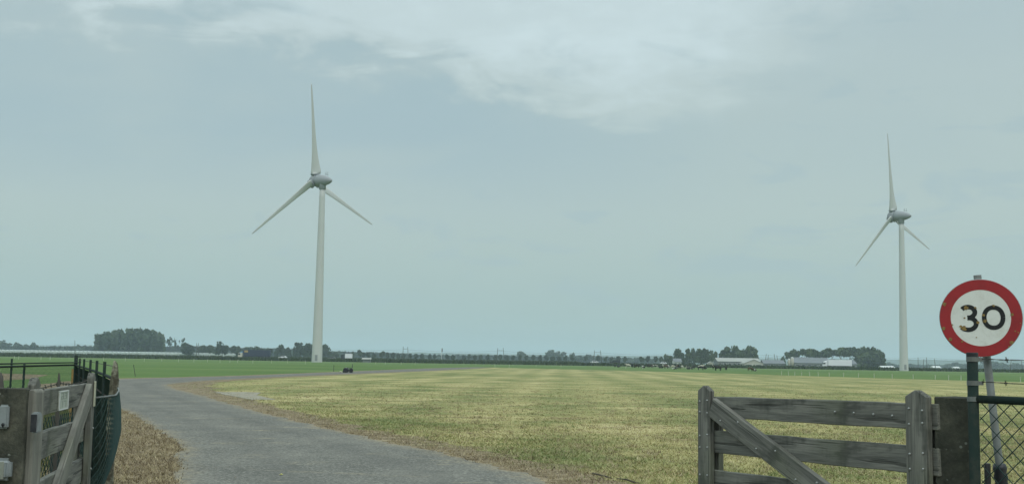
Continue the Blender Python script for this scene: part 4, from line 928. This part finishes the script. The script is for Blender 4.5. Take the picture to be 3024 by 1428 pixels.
# left leaf
NL, gL, nL = (-2.205, 5.36), (-.200, .98), (.98, .200)
eL, PL, n3l, g3l = gate(NL, gL, nL, 1.74, 'weathered wooden gate leaf at the left with a plaque on its top board', .0, (.46, 1.275), (M['wood'], M['wood'], M['wood_pale']), far_w=.10, near_w=.12, many=False, bolts=[(.20, 1.262), (.30, 1.262)])
Mx, L_ = frame(PL(.74, 1.258, .02), PL(1.02, 1.258, .02), n3l)
b = MB(); b.box(0, L_, -.05, .05, -.003, .003); pq = part('plaque', b.mesh('plaque', bevel=.002), M['plaque'], eL, Mx)
b = MB()
for x0, x1, y0, y1 in ((0, L_, .044, .05), (0, L_, -.05, -.044), (0, .015, -.05, .05), (L_-.015, L_, -.05, .05)): b.box(x0, x1, y0, y1, .0035, .006)
part('plaque_rim', b.mesh('plaque_rim'), M['whitewall'], pq, Mx)
def glyphs(b, rows):
    for x, y, w, h, segs in rows:
        t_ = .11
        for s in segs:
            x0, y0, x1, y1 = {'t': (0, .9, 1, 1), 'm': (0, .45, 1, .55), 'b': (0, 0, 1, .1), 'lt': (0, .5, .18, 1), 'lb': (0, 0, .18, .5), 'rt': (.82, .5, 1, 1), 'rb': (.82, 0, 1, .5)}[s]
            b.box(x+x0*w, x+x1*w, y+y0*h, y+y1*h, .0032, .0042)
b = MB(); glyphs(b, [(.07, .006, .06, .032, ['t', 'm', 'b', 'rt', 'rb', 'lb']), (.16, .006, .07, .032, ['t', 'm', 'b', 'rt', 'rb']), (.09, -.036, .02, .034, ['rt', 'rb']), (.15, -.036, .07, .032, ['t', 'rt', 'rb'])])
part('faded_lettering', b.mesh('faded_lettering'), M['plaqueprint'], pq, Mx)
Mx, L_ = frame(PL(1.74, 1.19, .058), PL(1.74, 1.34, .058), n3l); b = MB(); b.box(0, L_, -.028, .028, -.003, .003); part('reflector', b.mesh('reflector', bevel=.002), M['reflector'], eL, Mx)
# latch box on the near stile
c = at(107, 1246, 5.20); b = MB(); b.box(-.0175, .0175, -.02, .02, -.045, .045); e = part('latch_box', b.mesh('latch_box', bevel=.006, seg=2), M['plasticgrey'], eL, Matrix.Translation(c))
b = MB(); b.box(-.0160, .010, -.0235, -.0195, -.040, .036); part('latch_face', b.mesh('latch_face', bevel=.001), M['plasticdark'], e, Matrix.Translation(c))
# concrete pillars
def pillar(x0, x1, y0, y1, h, label, m=None):
    b = MB(); n = 14; V, Fs = [], []; w_, d_ = x1-x0, y1-y0
    for i in range(n+1):
        z = -.3+(h+.3)*i/n
        for (u_, v_) in [(0, 0), (.5, 0), (1, 0), (1, .5), (1, 1), (.5, 1), (0, 1), (0, .5)]: V.append((u_*w_+random.uniform(-.0018, .0018), v_*d_+random.uniform(-.0018, .0018), z+(random.uniform(-.004, .002) if i == n else 0)))
    for i in range(n):
        for j in range(8): Fs.append((i*8+j, i*8+(j+1) % 8, (i+1)*8+(j+1) % 8, (i+1)*8+j))
    Fs += [tuple(range(7, -1, -1)), tuple(n*8+j for j in range(8))]
    b.add(V, Fs); o = obj('gate_pillar', b.mesh('gate_pillar', bevel=.004), m or M['concrete'], None, Matrix.Translation((x0, y0, 0))); return tag(o, label, 'pillar', 'concrete gate pillars')
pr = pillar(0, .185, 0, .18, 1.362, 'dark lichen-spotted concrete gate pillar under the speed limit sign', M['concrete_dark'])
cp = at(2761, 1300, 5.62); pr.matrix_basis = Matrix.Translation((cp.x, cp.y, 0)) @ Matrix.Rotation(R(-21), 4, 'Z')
pillar(-2.46, at(70, 1300, 5.22).x, 5.22, 5.42, 1.345, 'lichen-spotted concrete gate pillar with grey boxes at the left edge')
x0_, x1_ = at(71, 1300, 5.24).x, at(97, 1300, 5.24).x
e = empty('gate_post', (x0_, 5.24, 0), 'pale bleached timber post fixed between the left pillar and the gate', 'post')
stile('post', ((x0_+x1_)/2, 5.30, -.2), 1.545, 1.53, x1_-x0_-.002, .10, (1, 0), M['wood_pale'], e)
# grey boxes on the left pillar's face
def wall_box(px0, px1, py0, py1, d, dep, label, m, cat):
    a_, c_ = at(px0, py0, d), at(px1, py1, d); e = empty('wall_box', ((a_.x+c_.x)/2, d, c_.z), label, cat); w = (c_.x-a_.x)/2; h = a_.z-c_.z
    b = MB(); b.box(-w, w, -dep, .0, 0, h); bx = local('housing', b.mesh('housing', bevel=min(w, dep)*.35, seg=3), M['plasticgrey'], e); return e, w, h, bx
e, w, h, bx = wall_box(2, 28, 1193, 1264, 5.218, .022, 'slim grey lock box with a keyhole on the left pillar', None, 'lock box')
b = MB(); b.tube([(w*.1, -.0235, h*.17), (w*.1, -.021, h*.17)], .0075, 14); b.box(w*.1-.0035, w*.1+.0035, -.0235, -.021, h*.04, h*.16); local('keyhole', b.mesh('keyhole'), M['plasticdark'], bx)
e, w, h, bx = wall_box(-40, 40, 1349, 1415, 5.218, .05, 'larger grey lamp box with a dull pane low on the left pillar', None, 'lamp box')
b = MB(); b.box(-w*.9, w*.62, -.0535, -.049, h*.06, h*.88); local('pane', b.mesh('pane', bevel=.002), M['lens'], bx)

# ------------------------------------------------------------------ speed limit sign
sp = at(2896, 938, 6.0); nrm = (EYE-sp); nrm.z = 0; nrm.normalize()
xr_ = Vector((0, 0, 1)).cross(nrm).normalized(); lean = R(1.2)
yv = Vector((0, 0, 1))*math.cos(lean)-xr_*math.sin(lean); xv = yv.cross(nrm)
SM = Matrix(((xv.x, yv.x, nrm.x, sp.x), (xv.y, yv.y, nrm.y, sp.y), (xv.z, yv.z, nrm.z, sp.z), (0, 0, 0, 1)))
pb = at(2958, 1428, 6.05); pt = at(2886, 812, 6.05); dv = (pb-pt); foot = pt+dv*((pt.z+.3)/(-dv.z))
e = empty('speed_limit_sign', (foot.x, foot.y, 0), 'round red and white thirty speed limit sign on a leaning grey pole', 'road sign')
RS = .2
b = MB(); b.tube([foot, pt], .0195, 20); part('pole', b.mesh('pole', True), M['steel'], e)
b = MB(); b.lathe([(RS-.004, -.012), (RS, -.010), (RS, .0), (RS-.003, .0015)], 72); dsk = part('disc', b.mesh('disc'), M['alu'], e, SM)
def ring2(r0_, r1_, z, n=96):
    b = MB(); b.add([(r*math.cos(2*math.pi*j/n), r*math.sin(2*math.pi*j/n), z) for r in (r0_, r1_) for j in range(n)], [(j, n+j, n+(j+1) % n, (j+1) % n) for j in range(n)]); return b
part('red_ring', ring2(RS*.72, RS*.985, .0028).mesh('red_ring'), M['red'], dsk, SM)
b = MB(); b.add([(RS*.722*math.cos(2*math.pi*j/96), RS*.722*math.sin(2*math.pi*j/96), .0022) for j in range(96)], [tuple(range(96))]); part('white_face', b.mesh('white_face'), M['white'], dsk, SM)
def stroke(pts, w, z=.0032):
    b = MB(); V = []; n = len(pts)
    for i in range(n):
        p, q = Vector(pts[max(i-1, 0)]), Vector(pts[min(i+1, n-1)]); t_ = (q-p).normalized(); nn = Vector((-t_.y, t_.x)); c = Vector(pts[i])
        V += [(c.x+nn.x*w/2, c.y+nn.y*w/2, z), (c.x-nn.x*w/2, c.y-nn.y*w/2, z)]
    b.add(V, [(2*i, 2*i+1, 2*i+3, 2*i+2) for i in range(n-1)]); return b
def arc(cx, cy, rx, ry, a0, a1, n=22): return [(cx+rx*math.cos(R(a0+(a1-a0)*i/n)), cy+ry*math.sin(R(a0+(a1-a0)*i/n))) for i in range(n+1)]
hD = .134
three = arc(-.060, .0305, .0335, .0275, 145, -62, 20)+[(-.0465, .0045), (-.055, .0032), (-.0635, .003)]
three2 = [(-.0635, .001), (-.052, .001)]+arc(-.061, -.0285, .0385, .0310, 62, -146, 24)
b = stroke(three, .0228); b2 = stroke(three2, .0228, .0033); b.add(b2.v, b2.f); part('numeral_three', b.mesh('numeral_three'), M['black'], dsk, SM)
zero = [(.0615+.0445*math.copysign(abs(math.cos(t))**.92, math.cos(t)), .0005+.0515*math.copysign(abs(math.sin(t))**.95, math.sin(t))) for t in [2*math.pi*k/48+.01 for k in range(49)]]
part('numeral_zero', stroke(zero, .0222).mesh('numeral_zero'), M['black'], dsk, SM)
kx = .4/1155; ky = .4/1070
for (ix, iy, rr) in [(235, 440, 34), (205, 780, 30), (298, 930, 28), (535, 500, 30), (665, 500, 18), (492, 782, 40), (692, 705, 26), (775, 605, 22), (790, 685, 30), (915, 480, 20), (460, 965, 14), (1160, 605, 24), (1195, 830, 14), (1140, 985, 30), (1235, 850, 12), (508, 640, 14), (335, 730, 12), (1272, 722, 9), (368, 236, 12), (660, 908, 10), (1098, 1040, 16), (450, 755, 22)]:
    cx_, cy_ = (ix-732)*kx, -(iy-643)*ky; q = math.hypot(cx_, cy_); lim = RS-.004
    if q > lim: cx_, cy_ = cx_*lim/q, cy_*lim/q
    n = 13; pts = []
    for j in range(n):
        a_ = 2*math.pi*j/n; r_ = rr*kx*random.uniform(.7, 1.25); x_, y_ = cx_+r_*math.cos(a_), cy_+r_*math.sin(a_)*random.uniform(.7, 1.); q = math.hypot(x_, y_)
        if q > RS-.002: x_, y_ = x_*(RS-.002)/q, y_*(RS-.002)/q
        pts.append((x_, y_, .0041))
    b = MB(); b.add([(cx_, cy_, .0041)]+pts, [(0, 1+j, 1+(j+1) % n) for j in range(n)]); part('rust_patch', b.mesh('rust_patch'), M['rust'], dsk, SM)
b = MB(); c = pt+dv*.1; b.box(-.03, .03, -.012, .012, -.012, .012); part('clamp', b.mesh('clamp', bevel=.003), M['steel'], e, Matrix.Translation(c))
b = MB(); c = pt+dv*.33; b.box(-.03, .03, -.012, .012, -.012, .012); part('clamp', b.mesh('clamp', bevel=.003), M['steel'], e, Matrix.Translation(c))
# black rubber guard strapped round the pole's lower end
g0, g1 = pt+dv*.905, pt+dv*1.2; b = MB(); pts = [g0+(g1-g0)*k/14 for k in range(15)]
b.tube(pts, [.030+.006*(k % 2) for k in range(15)], 14); part('rubber_guard', b.mesh('rubber_guard', True), M['plasticdark'], e)
b = MB(); q0 = at(2912, 1366, 6.02); b.box(-.008, .020, -.01, .01, -.6, 0); part('guard_strap', b.mesh('guard_strap', bevel=.003), M['plasticdark'], e, Matrix.Translation(q0))

# ------------------------------------------------------------------ chain-link fences
def chainlink(fmap, U, Vh, du, dv_, r, sub=1, n=4, off=.0022):
    """two families of diagonal wires over the rectangle U x Vh, mapped by fmap(u,v,o)"""
    b = MB(); sl = dv_/du
    for fam in (1, -1):
        k0 = -int(Vh/dv_)-2; k1 = int(U/du)+2
        for k in range(k0, k1+1):
            if fam == 1: u_a, u_b = k*du, k*du+Vh/sl
            else: u_a, u_b = k*du+Vh/sl, k*du
            a_, c_ = (u_a, 0.), (u_b, Vh)
            lo, hi = 0., 1.
            d_ = u_b-u_a
            t0, t1 = (0-u_a)/d_, (U-u_a)/d_
            lo, hi = max(0, min(t0, t1)), min(1, max(t0, t1))
            if hi-lo < .01: continue
            m_ = max(1, int(sub*(hi-lo)*Vh/dv_)) if sub > 1 else 1
            pts = []
            for i in range(m_+1):
                t = lo+(hi-lo)*i/m_; u_, v_ = u_a+d_*t, Vh*t
                pts.append(fmap(u_, v_, off*fam))
            b.tube(pts, r, n, cap=False)
    return b
def barbed(pts, name, parent, sag=.015, r=.0016, step=.11, seed=1):
    g_ = random.Random(seed); b = MB(); pts = [Vector(p) for p in pts]; tot = 0
    for a_, c_ in zip(pts[:-1], pts[1:]):
        L = (c_-a_).length; n = max(4, int(L/.05)); s1, s2 = [], []
        for i in range(n+1):
            t = i/n; p = a_.lerp(c_, t)+Vector((0, 0, -sag*4*t*(1-t)+g_.uniform(-.001, .001))); ph = t*L*70
            s1.append(p+Vector((0, math.sin(ph)*r, math.cos(ph)*r))); s2.append(p-Vector((0, math.sin(ph)*r, math.cos(ph)*r)))
        b.tube(s1, r, 4); b.tube(s2, r, 4)
        k = 0
        while k*step < L:
            t = (k*step+g_.uniform(0, .02))/L; p = a_.lerp(c_, min(t, 1))+Vector((0, 0, -sag*4*t*(1-t)))
            for q in range(2):
                dd = Vector((g_.uniform(-.5, .5), g_.uniform(-.5, .5), g_.uniform(.5, 1))).normalized()*.014; b.tube([p-dd, p+dd], r*.8, 4)
            dx = (c_-a_).normalized(); b.tube([p-dx*.007, p+dx*.007], r*2.6, 5); k += 1
    return part(name, b.mesh(name), M['barb'], parent)
# right fence: green tubular frame, running off to the right
gp0 = at(2877, 1300, 5.45); fr = Vector((.72, -.69, 0)).normalized()
e = empty('chain_link_fence', (gp0.x, gp0.y, 0), 'green chain-link fence with barbed wire at the right edge', 'fence')
ptop = Zt(2877, 1040, 5.45); b = MB(); b.tube([(gp0.x, gp0.y, -.3), (gp0.x, gp0.y, ptop-.004)], .0245, 20); po = part('post', b.mesh('post', True), M['greenpost'], e)
b = MB(); b.tube([(gp0.x, gp0.y, ptop-.045), (gp0.x, gp0.y, ptop)], .0265, 20); part('cap', b.mesh('cap', bevel=.002), M['plasticdark'], po)
for yy in (1060, 1130, 1177):
    z = Zt(2877, yy, 5.45); b = MB(); b.tube([(gp0.x, gp0.y, z-.011), (gp0.x, gp0.y, z+.011)], .0268, 20); b.box(gp0.x+.018, gp0.x+.045, gp0.y-.012, gp0.y+.006, z-.009, z+.009); part('clamp', b.mesh('clamp'), M['steel'], po)
c1 = gp0+fr*2.4; b = MB(); b.tube([(c1.x, c1.y, -.3), (c1.x, c1.y, 1.5)], .0245, 16); part('post', b.mesh('post', True), M['greenpost'], e)
zr = Zt(2893, 1177, 5.45); b = MB(); b.tube([Vector((gp0.x, gp0.y, zr))+fr*.02, Vector((c1.x, c1.y, zr-.03))], .0185, 16); part('top_rail', b.mesh('top_rail', True), M['greenpost'], e)
nf = Vector((fr.y, -fr.x, 0))
cl = chainlink(lambda u_, v_, o: gp0+fr*(u_+.03)+nf*o+Vector((0, 0, -gp0.z+v_+.04-.012*u_)), 2.3, zr-.05, .068, .072, .0025, 1, 5)
tag(part('wire_mesh', cl.mesh('wire_mesh', True), M['greenwire'], e), None, None, None, 'stuff')
for i, yy in enumerate((1059, 1126)):
    z = Zt(2885, yy, 5.45); a_ = Vector((gp0.x+.03, gp0.y, z)); barbed([a_, Vector((c1.x, c1.y, z-(.0 if i == 0 else .02)))], 'barbed_wire', e, .012, seed=i)
# left: loose bulging chain-link beyond the gate
def plan(pp):
    P = [Vector((at(px, 1150, d).x, d, 0)) for px, d in pp]; L = [Vector(p) for p in [(*q, 0) for q in smooth_line([(p.x, p.y) for p in P], 8)]]
    cum = [0.]
    for a_, c_ in zip(L[:-1], L[1:]): cum.append(cum[-1]+(c_-a_).length)
    def f(u_):
        u_ = min(max(u_, 0), cum[-1]); i = min(int(np.searchsorted(cum, u_, 'right'))-1, len(L)-2); t = (u_-cum[i])/(cum[i+1]-cum[i]+1e-9); return L[i].lerp(L[i+1], t)
    return f, cum[-1]
f1, U1 = plan([(281, 7.12), (306, 7.2), (328, 7.4), (344, 7.85), (351, 8.6), (347, 9.3)])
bz, bo = [0, .2, .5, .65, .8, .95, 1.1, 1.24], [-.42, -.36, -.20, -.085, .0, .03, .022, 0]
def bulge(u_, v_, o): 
    p = f1(u_); k = .35+.65*min(1, u_/U1*1.3); sag = .004*math.sin(u_*7)
    return Vector((p.x+float(np.interp(v_, bz, bo))*k+o, p.y, v_+sag))
e = empty('loose_mesh_fence', f1(0), 'sagging dark green wire mesh fence bulging beside the lane at the left', 'fence')
tag(part('wire_mesh', chainlink(bulge, U1, 1.24, .062, .062, .0024, 2, 4).mesh('wire_mesh'), M['greenwire'], e), None, None, None, 'stuff')
b = MB(); b.tube([bulge(U1*k/24, 1.24, 0) for k in range(25)], .006, 6); part('top_wire', b.mesh('top_wire', True), M['steel'], e)
def old_post(px, d, top, r, label, m, bend=.02, lump=.25):
    x = at(px, top, d).x; z1 = Zt(px, top, d); g_ = random.Random(px); b = MB(); V, Fs = [], []; n, m_ = 12, 22
    for i in range(m_+1):
        t = i/m_; z = -.3+(z1+.3)*t; rr = r*(1-.25*t)
        for j in range(n):
            a_ = 2*math.pi*j/n; k = 1+lump*mnoise.noise(Vector((math.cos(a_)*1.2+px, math.sin(a_)*1.2, z*9)))
            if i >= m_-1: k *= .9 if i == m_-1 else .55
            V.append((rr*k*math.cos(a_)+bend*math.sin(t*2.6), rr*k*math.sin(a_), z+(.03*math.cos(a_-2.6) if i >= m_-1 else 0)))
    for i in range(m_):
        for j in range(n): Fs.append((i*n+j, i*n+(j+1) % n, (i+1)*n+(j+1) % n, (i+1)*n+j))
    Fs += [tuple(range(n-1, -1, -1)), tuple(m_*n+j for j in range(n))]; b.add(V, Fs)
    return tag(obj('fence_post', b.mesh('fence_post', True), m, None, Matrix.Translation((x, d, 0))), label, 'post')
old_post(348, 9.32, 1074, .042, 'gnarled lichen-covered wooden post at the corner of the left fence', M['lichenpost'], -.03, .4)
old_post(175, 7.5, 1111, .017, 'short dark post with a knobbed top behind the left gate', M['pole'], 0, .1)
old_post(4, 7.0, 1113, .03, 'dark stubby post at the left picture edge behind the pillar', M['pole'], 0, .1)
# receding dark fence from the gnarled post to the far corner
f2, U2 = plan([(345, 9.45), (298, 12.6), (262, 16), (220, 22)])
e = empty('receding_fence', f2(0), 'dark green wire fence with thin posts receding from the gnarled post', 'fence')
tag(part('wire_mesh', chainlink(lambda u_, v_, o: f2(u_)+Vector((o, 0, v_+.03)), U2, 1.24, .06, .06, .0019, 2, 3).mesh('wire_mesh'), M['greenwire'], e), None, None, None, 'stuff')
b = MB(); b.tube([f2(U2*k/20)+Vector((0, 0, 1.295)) for k in range(21)], .016, 8); part('top_rail', b.mesh('top_rail', True), M['greenpost'], e)
b = MB(); b.tube([f2(U2*k/20)+Vector((0, 0, 1.40)) for k in range(21)], .004, 5); part('top_wire', b.mesh('top_wire'), M['barb'], e)
for px, d in ((309, 11.7), (286, 13.5), (267, 15.4), (248, 17.7), (235, 19.6)):
    b = MB(); x = at(px, 1080, d).x; b.tube([(x, d, -.2), (x, d, 1.43)], .016, 8); part('post', b.mesh('post', True), M['greenpost'], e)
pc = f2(U2); b = MB(); b.tube([(pc.x, pc.y, -.2), (pc.x, pc.y, Zt(220, 1048, 22))], .034, 10); part('corner_post', b.mesh('corner_post', True), M['greenpost'], e)
barbed([f2(.3)+Vector((0, 0, 1.12)), f2(U2*.5)+Vector((0, 0, 1.15)), f2(U2)+Vector((0, 0, 1.15))], 'barbed_wire', e, .03, .003, .2, 5)
# pipe-railed fence running left from the corner
f3, U3 = plan([(220, 22), (100, 19.2), (0, 17), (-120, 15)])
e = empty('rail_fence', f3(0), 'dark pipe-railed mesh fence across the back at the left', 'fence')
tag(part('wire_mesh', chainlink(lambda u_, v_, o: f3(u_)+Vector((0, o, v_+.03)), U3, 1.25, .08, .08, .0016, 2, 3).mesh('wire_mesh'), M['greenwire'], e), None, None, None, 'stuff')
for z_, r_ in ((1.30, .016), (1.345, .011)):
    b = MB(); b.tube([f3(U3*k/12)+Vector((0, .0 if r_ > .013 else .25, z_)) for k in range(13)], r_, 8); part('rail', b.mesh('rail', True), M['greenpost'], e)
for px, d, top, r in ((34, 17.7, 1058, .016), (72, 18.55, 1073, .019)):
    b = MB(); x = at(px, 1080, d).x; b.tube([(x, d, -.2), (x, d, Zt(px, top, d))], r, 8); part('post', b.mesh('post', True), M['greenpost'], e)
# wire mesh and barbed wire directly behind the left gate
f4, U4 = plan([(20, 6.7), (110, 7.1), (175, 7.55), (262, 8.6)])
e = empty('gate_side_fence', f4(0), 'low wire mesh fence seen through the gaps of the left gate', 'fence')
tag(part('wire_mesh', chainlink(lambda u_, v_, o: f4(u_)+Vector((0, o, v_+.03)), U4, 1.08, .062, .066, .0022, 2, 4).mesh('wire_mesh'), M['greenwire'], e), None, None, None, 'stuff')
barbed([f4(0)+Vector((0, 0, 1.30)), f4(U4*.45)+Vector((0, 0, 1.315)), f4(U4)+Vector((0, 0, 1.32))], 'barbed_wire', e, .02, .0022, .1, 9)
b = MB(); x = at(160, 1300, 7.7).x; b.box(x-.022, x+.022, 7.7, 7.76, -.2, 1.1); part('post', b.mesh('post', bevel=.004), M['pole'], e)
b = MB(); x = at(212, 1140, 9.5).x; b.tube([(x, 9.5, -.2), (x, 9.5, 1.38)], .008, 6); part('rusty_rod', b.mesh('rusty_rod'), M['rust'], e)
# sticks and a leaf on the lane's edge
for i, (pts, lb) in enumerate([([(1748, 1395), (1762, 1403), (1790, 1404), (1812, 1408)], 'curved brown stick lying on the right verge'), ([(1822, 1411), (1850, 1419), (1875, 1422), (1893, 1420)], 'thicker brown root lying on the verge nearest the right gate')]):
    P = []
    for k, (px, py) in enumerate(pts):
        v = fw*F_PX+rt*(px-W_PX/2)-up*(py-H_PX/2); q = EYE+v*((-EYE.z+.025)/v.z); P.append(q+Vector((0, 0, .02*math.sin(k*1.7))))
    b = MB(); b.tube(P, [.005, .011, .012, .005], 7); tag(obj('fallen_stick', b.mesh('fallen_stick', True), M['bark']), lb, 'stick', 'sticks on the verge')
M['yleaf'] = dirty((.50, .47, .16), .2, 30, (.4, .36, .12), .7, .2, name='yellow_leaf')
b = MB(); b.add([(-.03, 0, 0), (0, -.018, .012), (.03, 0, .004), (.0, .02, .02)], [(0, 1, 2, 3)]); v = fw*F_PX+rt*(830-W_PX/2)-up*(1401-H_PX/2); q = EYE+v*((-EYE.z+.02)/v.z)
tag(obj('fallen_leaf', b.mesh('fallen_leaf'), M['yleaf'], None, Matrix.Translation(q)), 'single yellow leaf lying on the grey lane', 'leaf')

# ================================================================== HAZE
hz = bpy.data.materials.new('haze'); hz.use_nodes = True; t = NT(hz.node_tree); t.n.clear()
o_ = t.new('ShaderNodeOutputMaterial'); pv = t.new('ShaderNodeVolumePrincipled'); t.l.new(pv.outputs[0], o_.inputs['Volume'])
pv.inputs['Color'].default_value = (.74, .88, 1.0, 1); pv.inputs['Density'].default_value = .00022; pv.inputs['Anisotropy'].default_value = .2
b = MB(); b.box(-9500, 9500, -260, 9500, -1.5, 112); tag(obj('haze', b.mesh('haze'), hz), None, None, None, 'stuff')
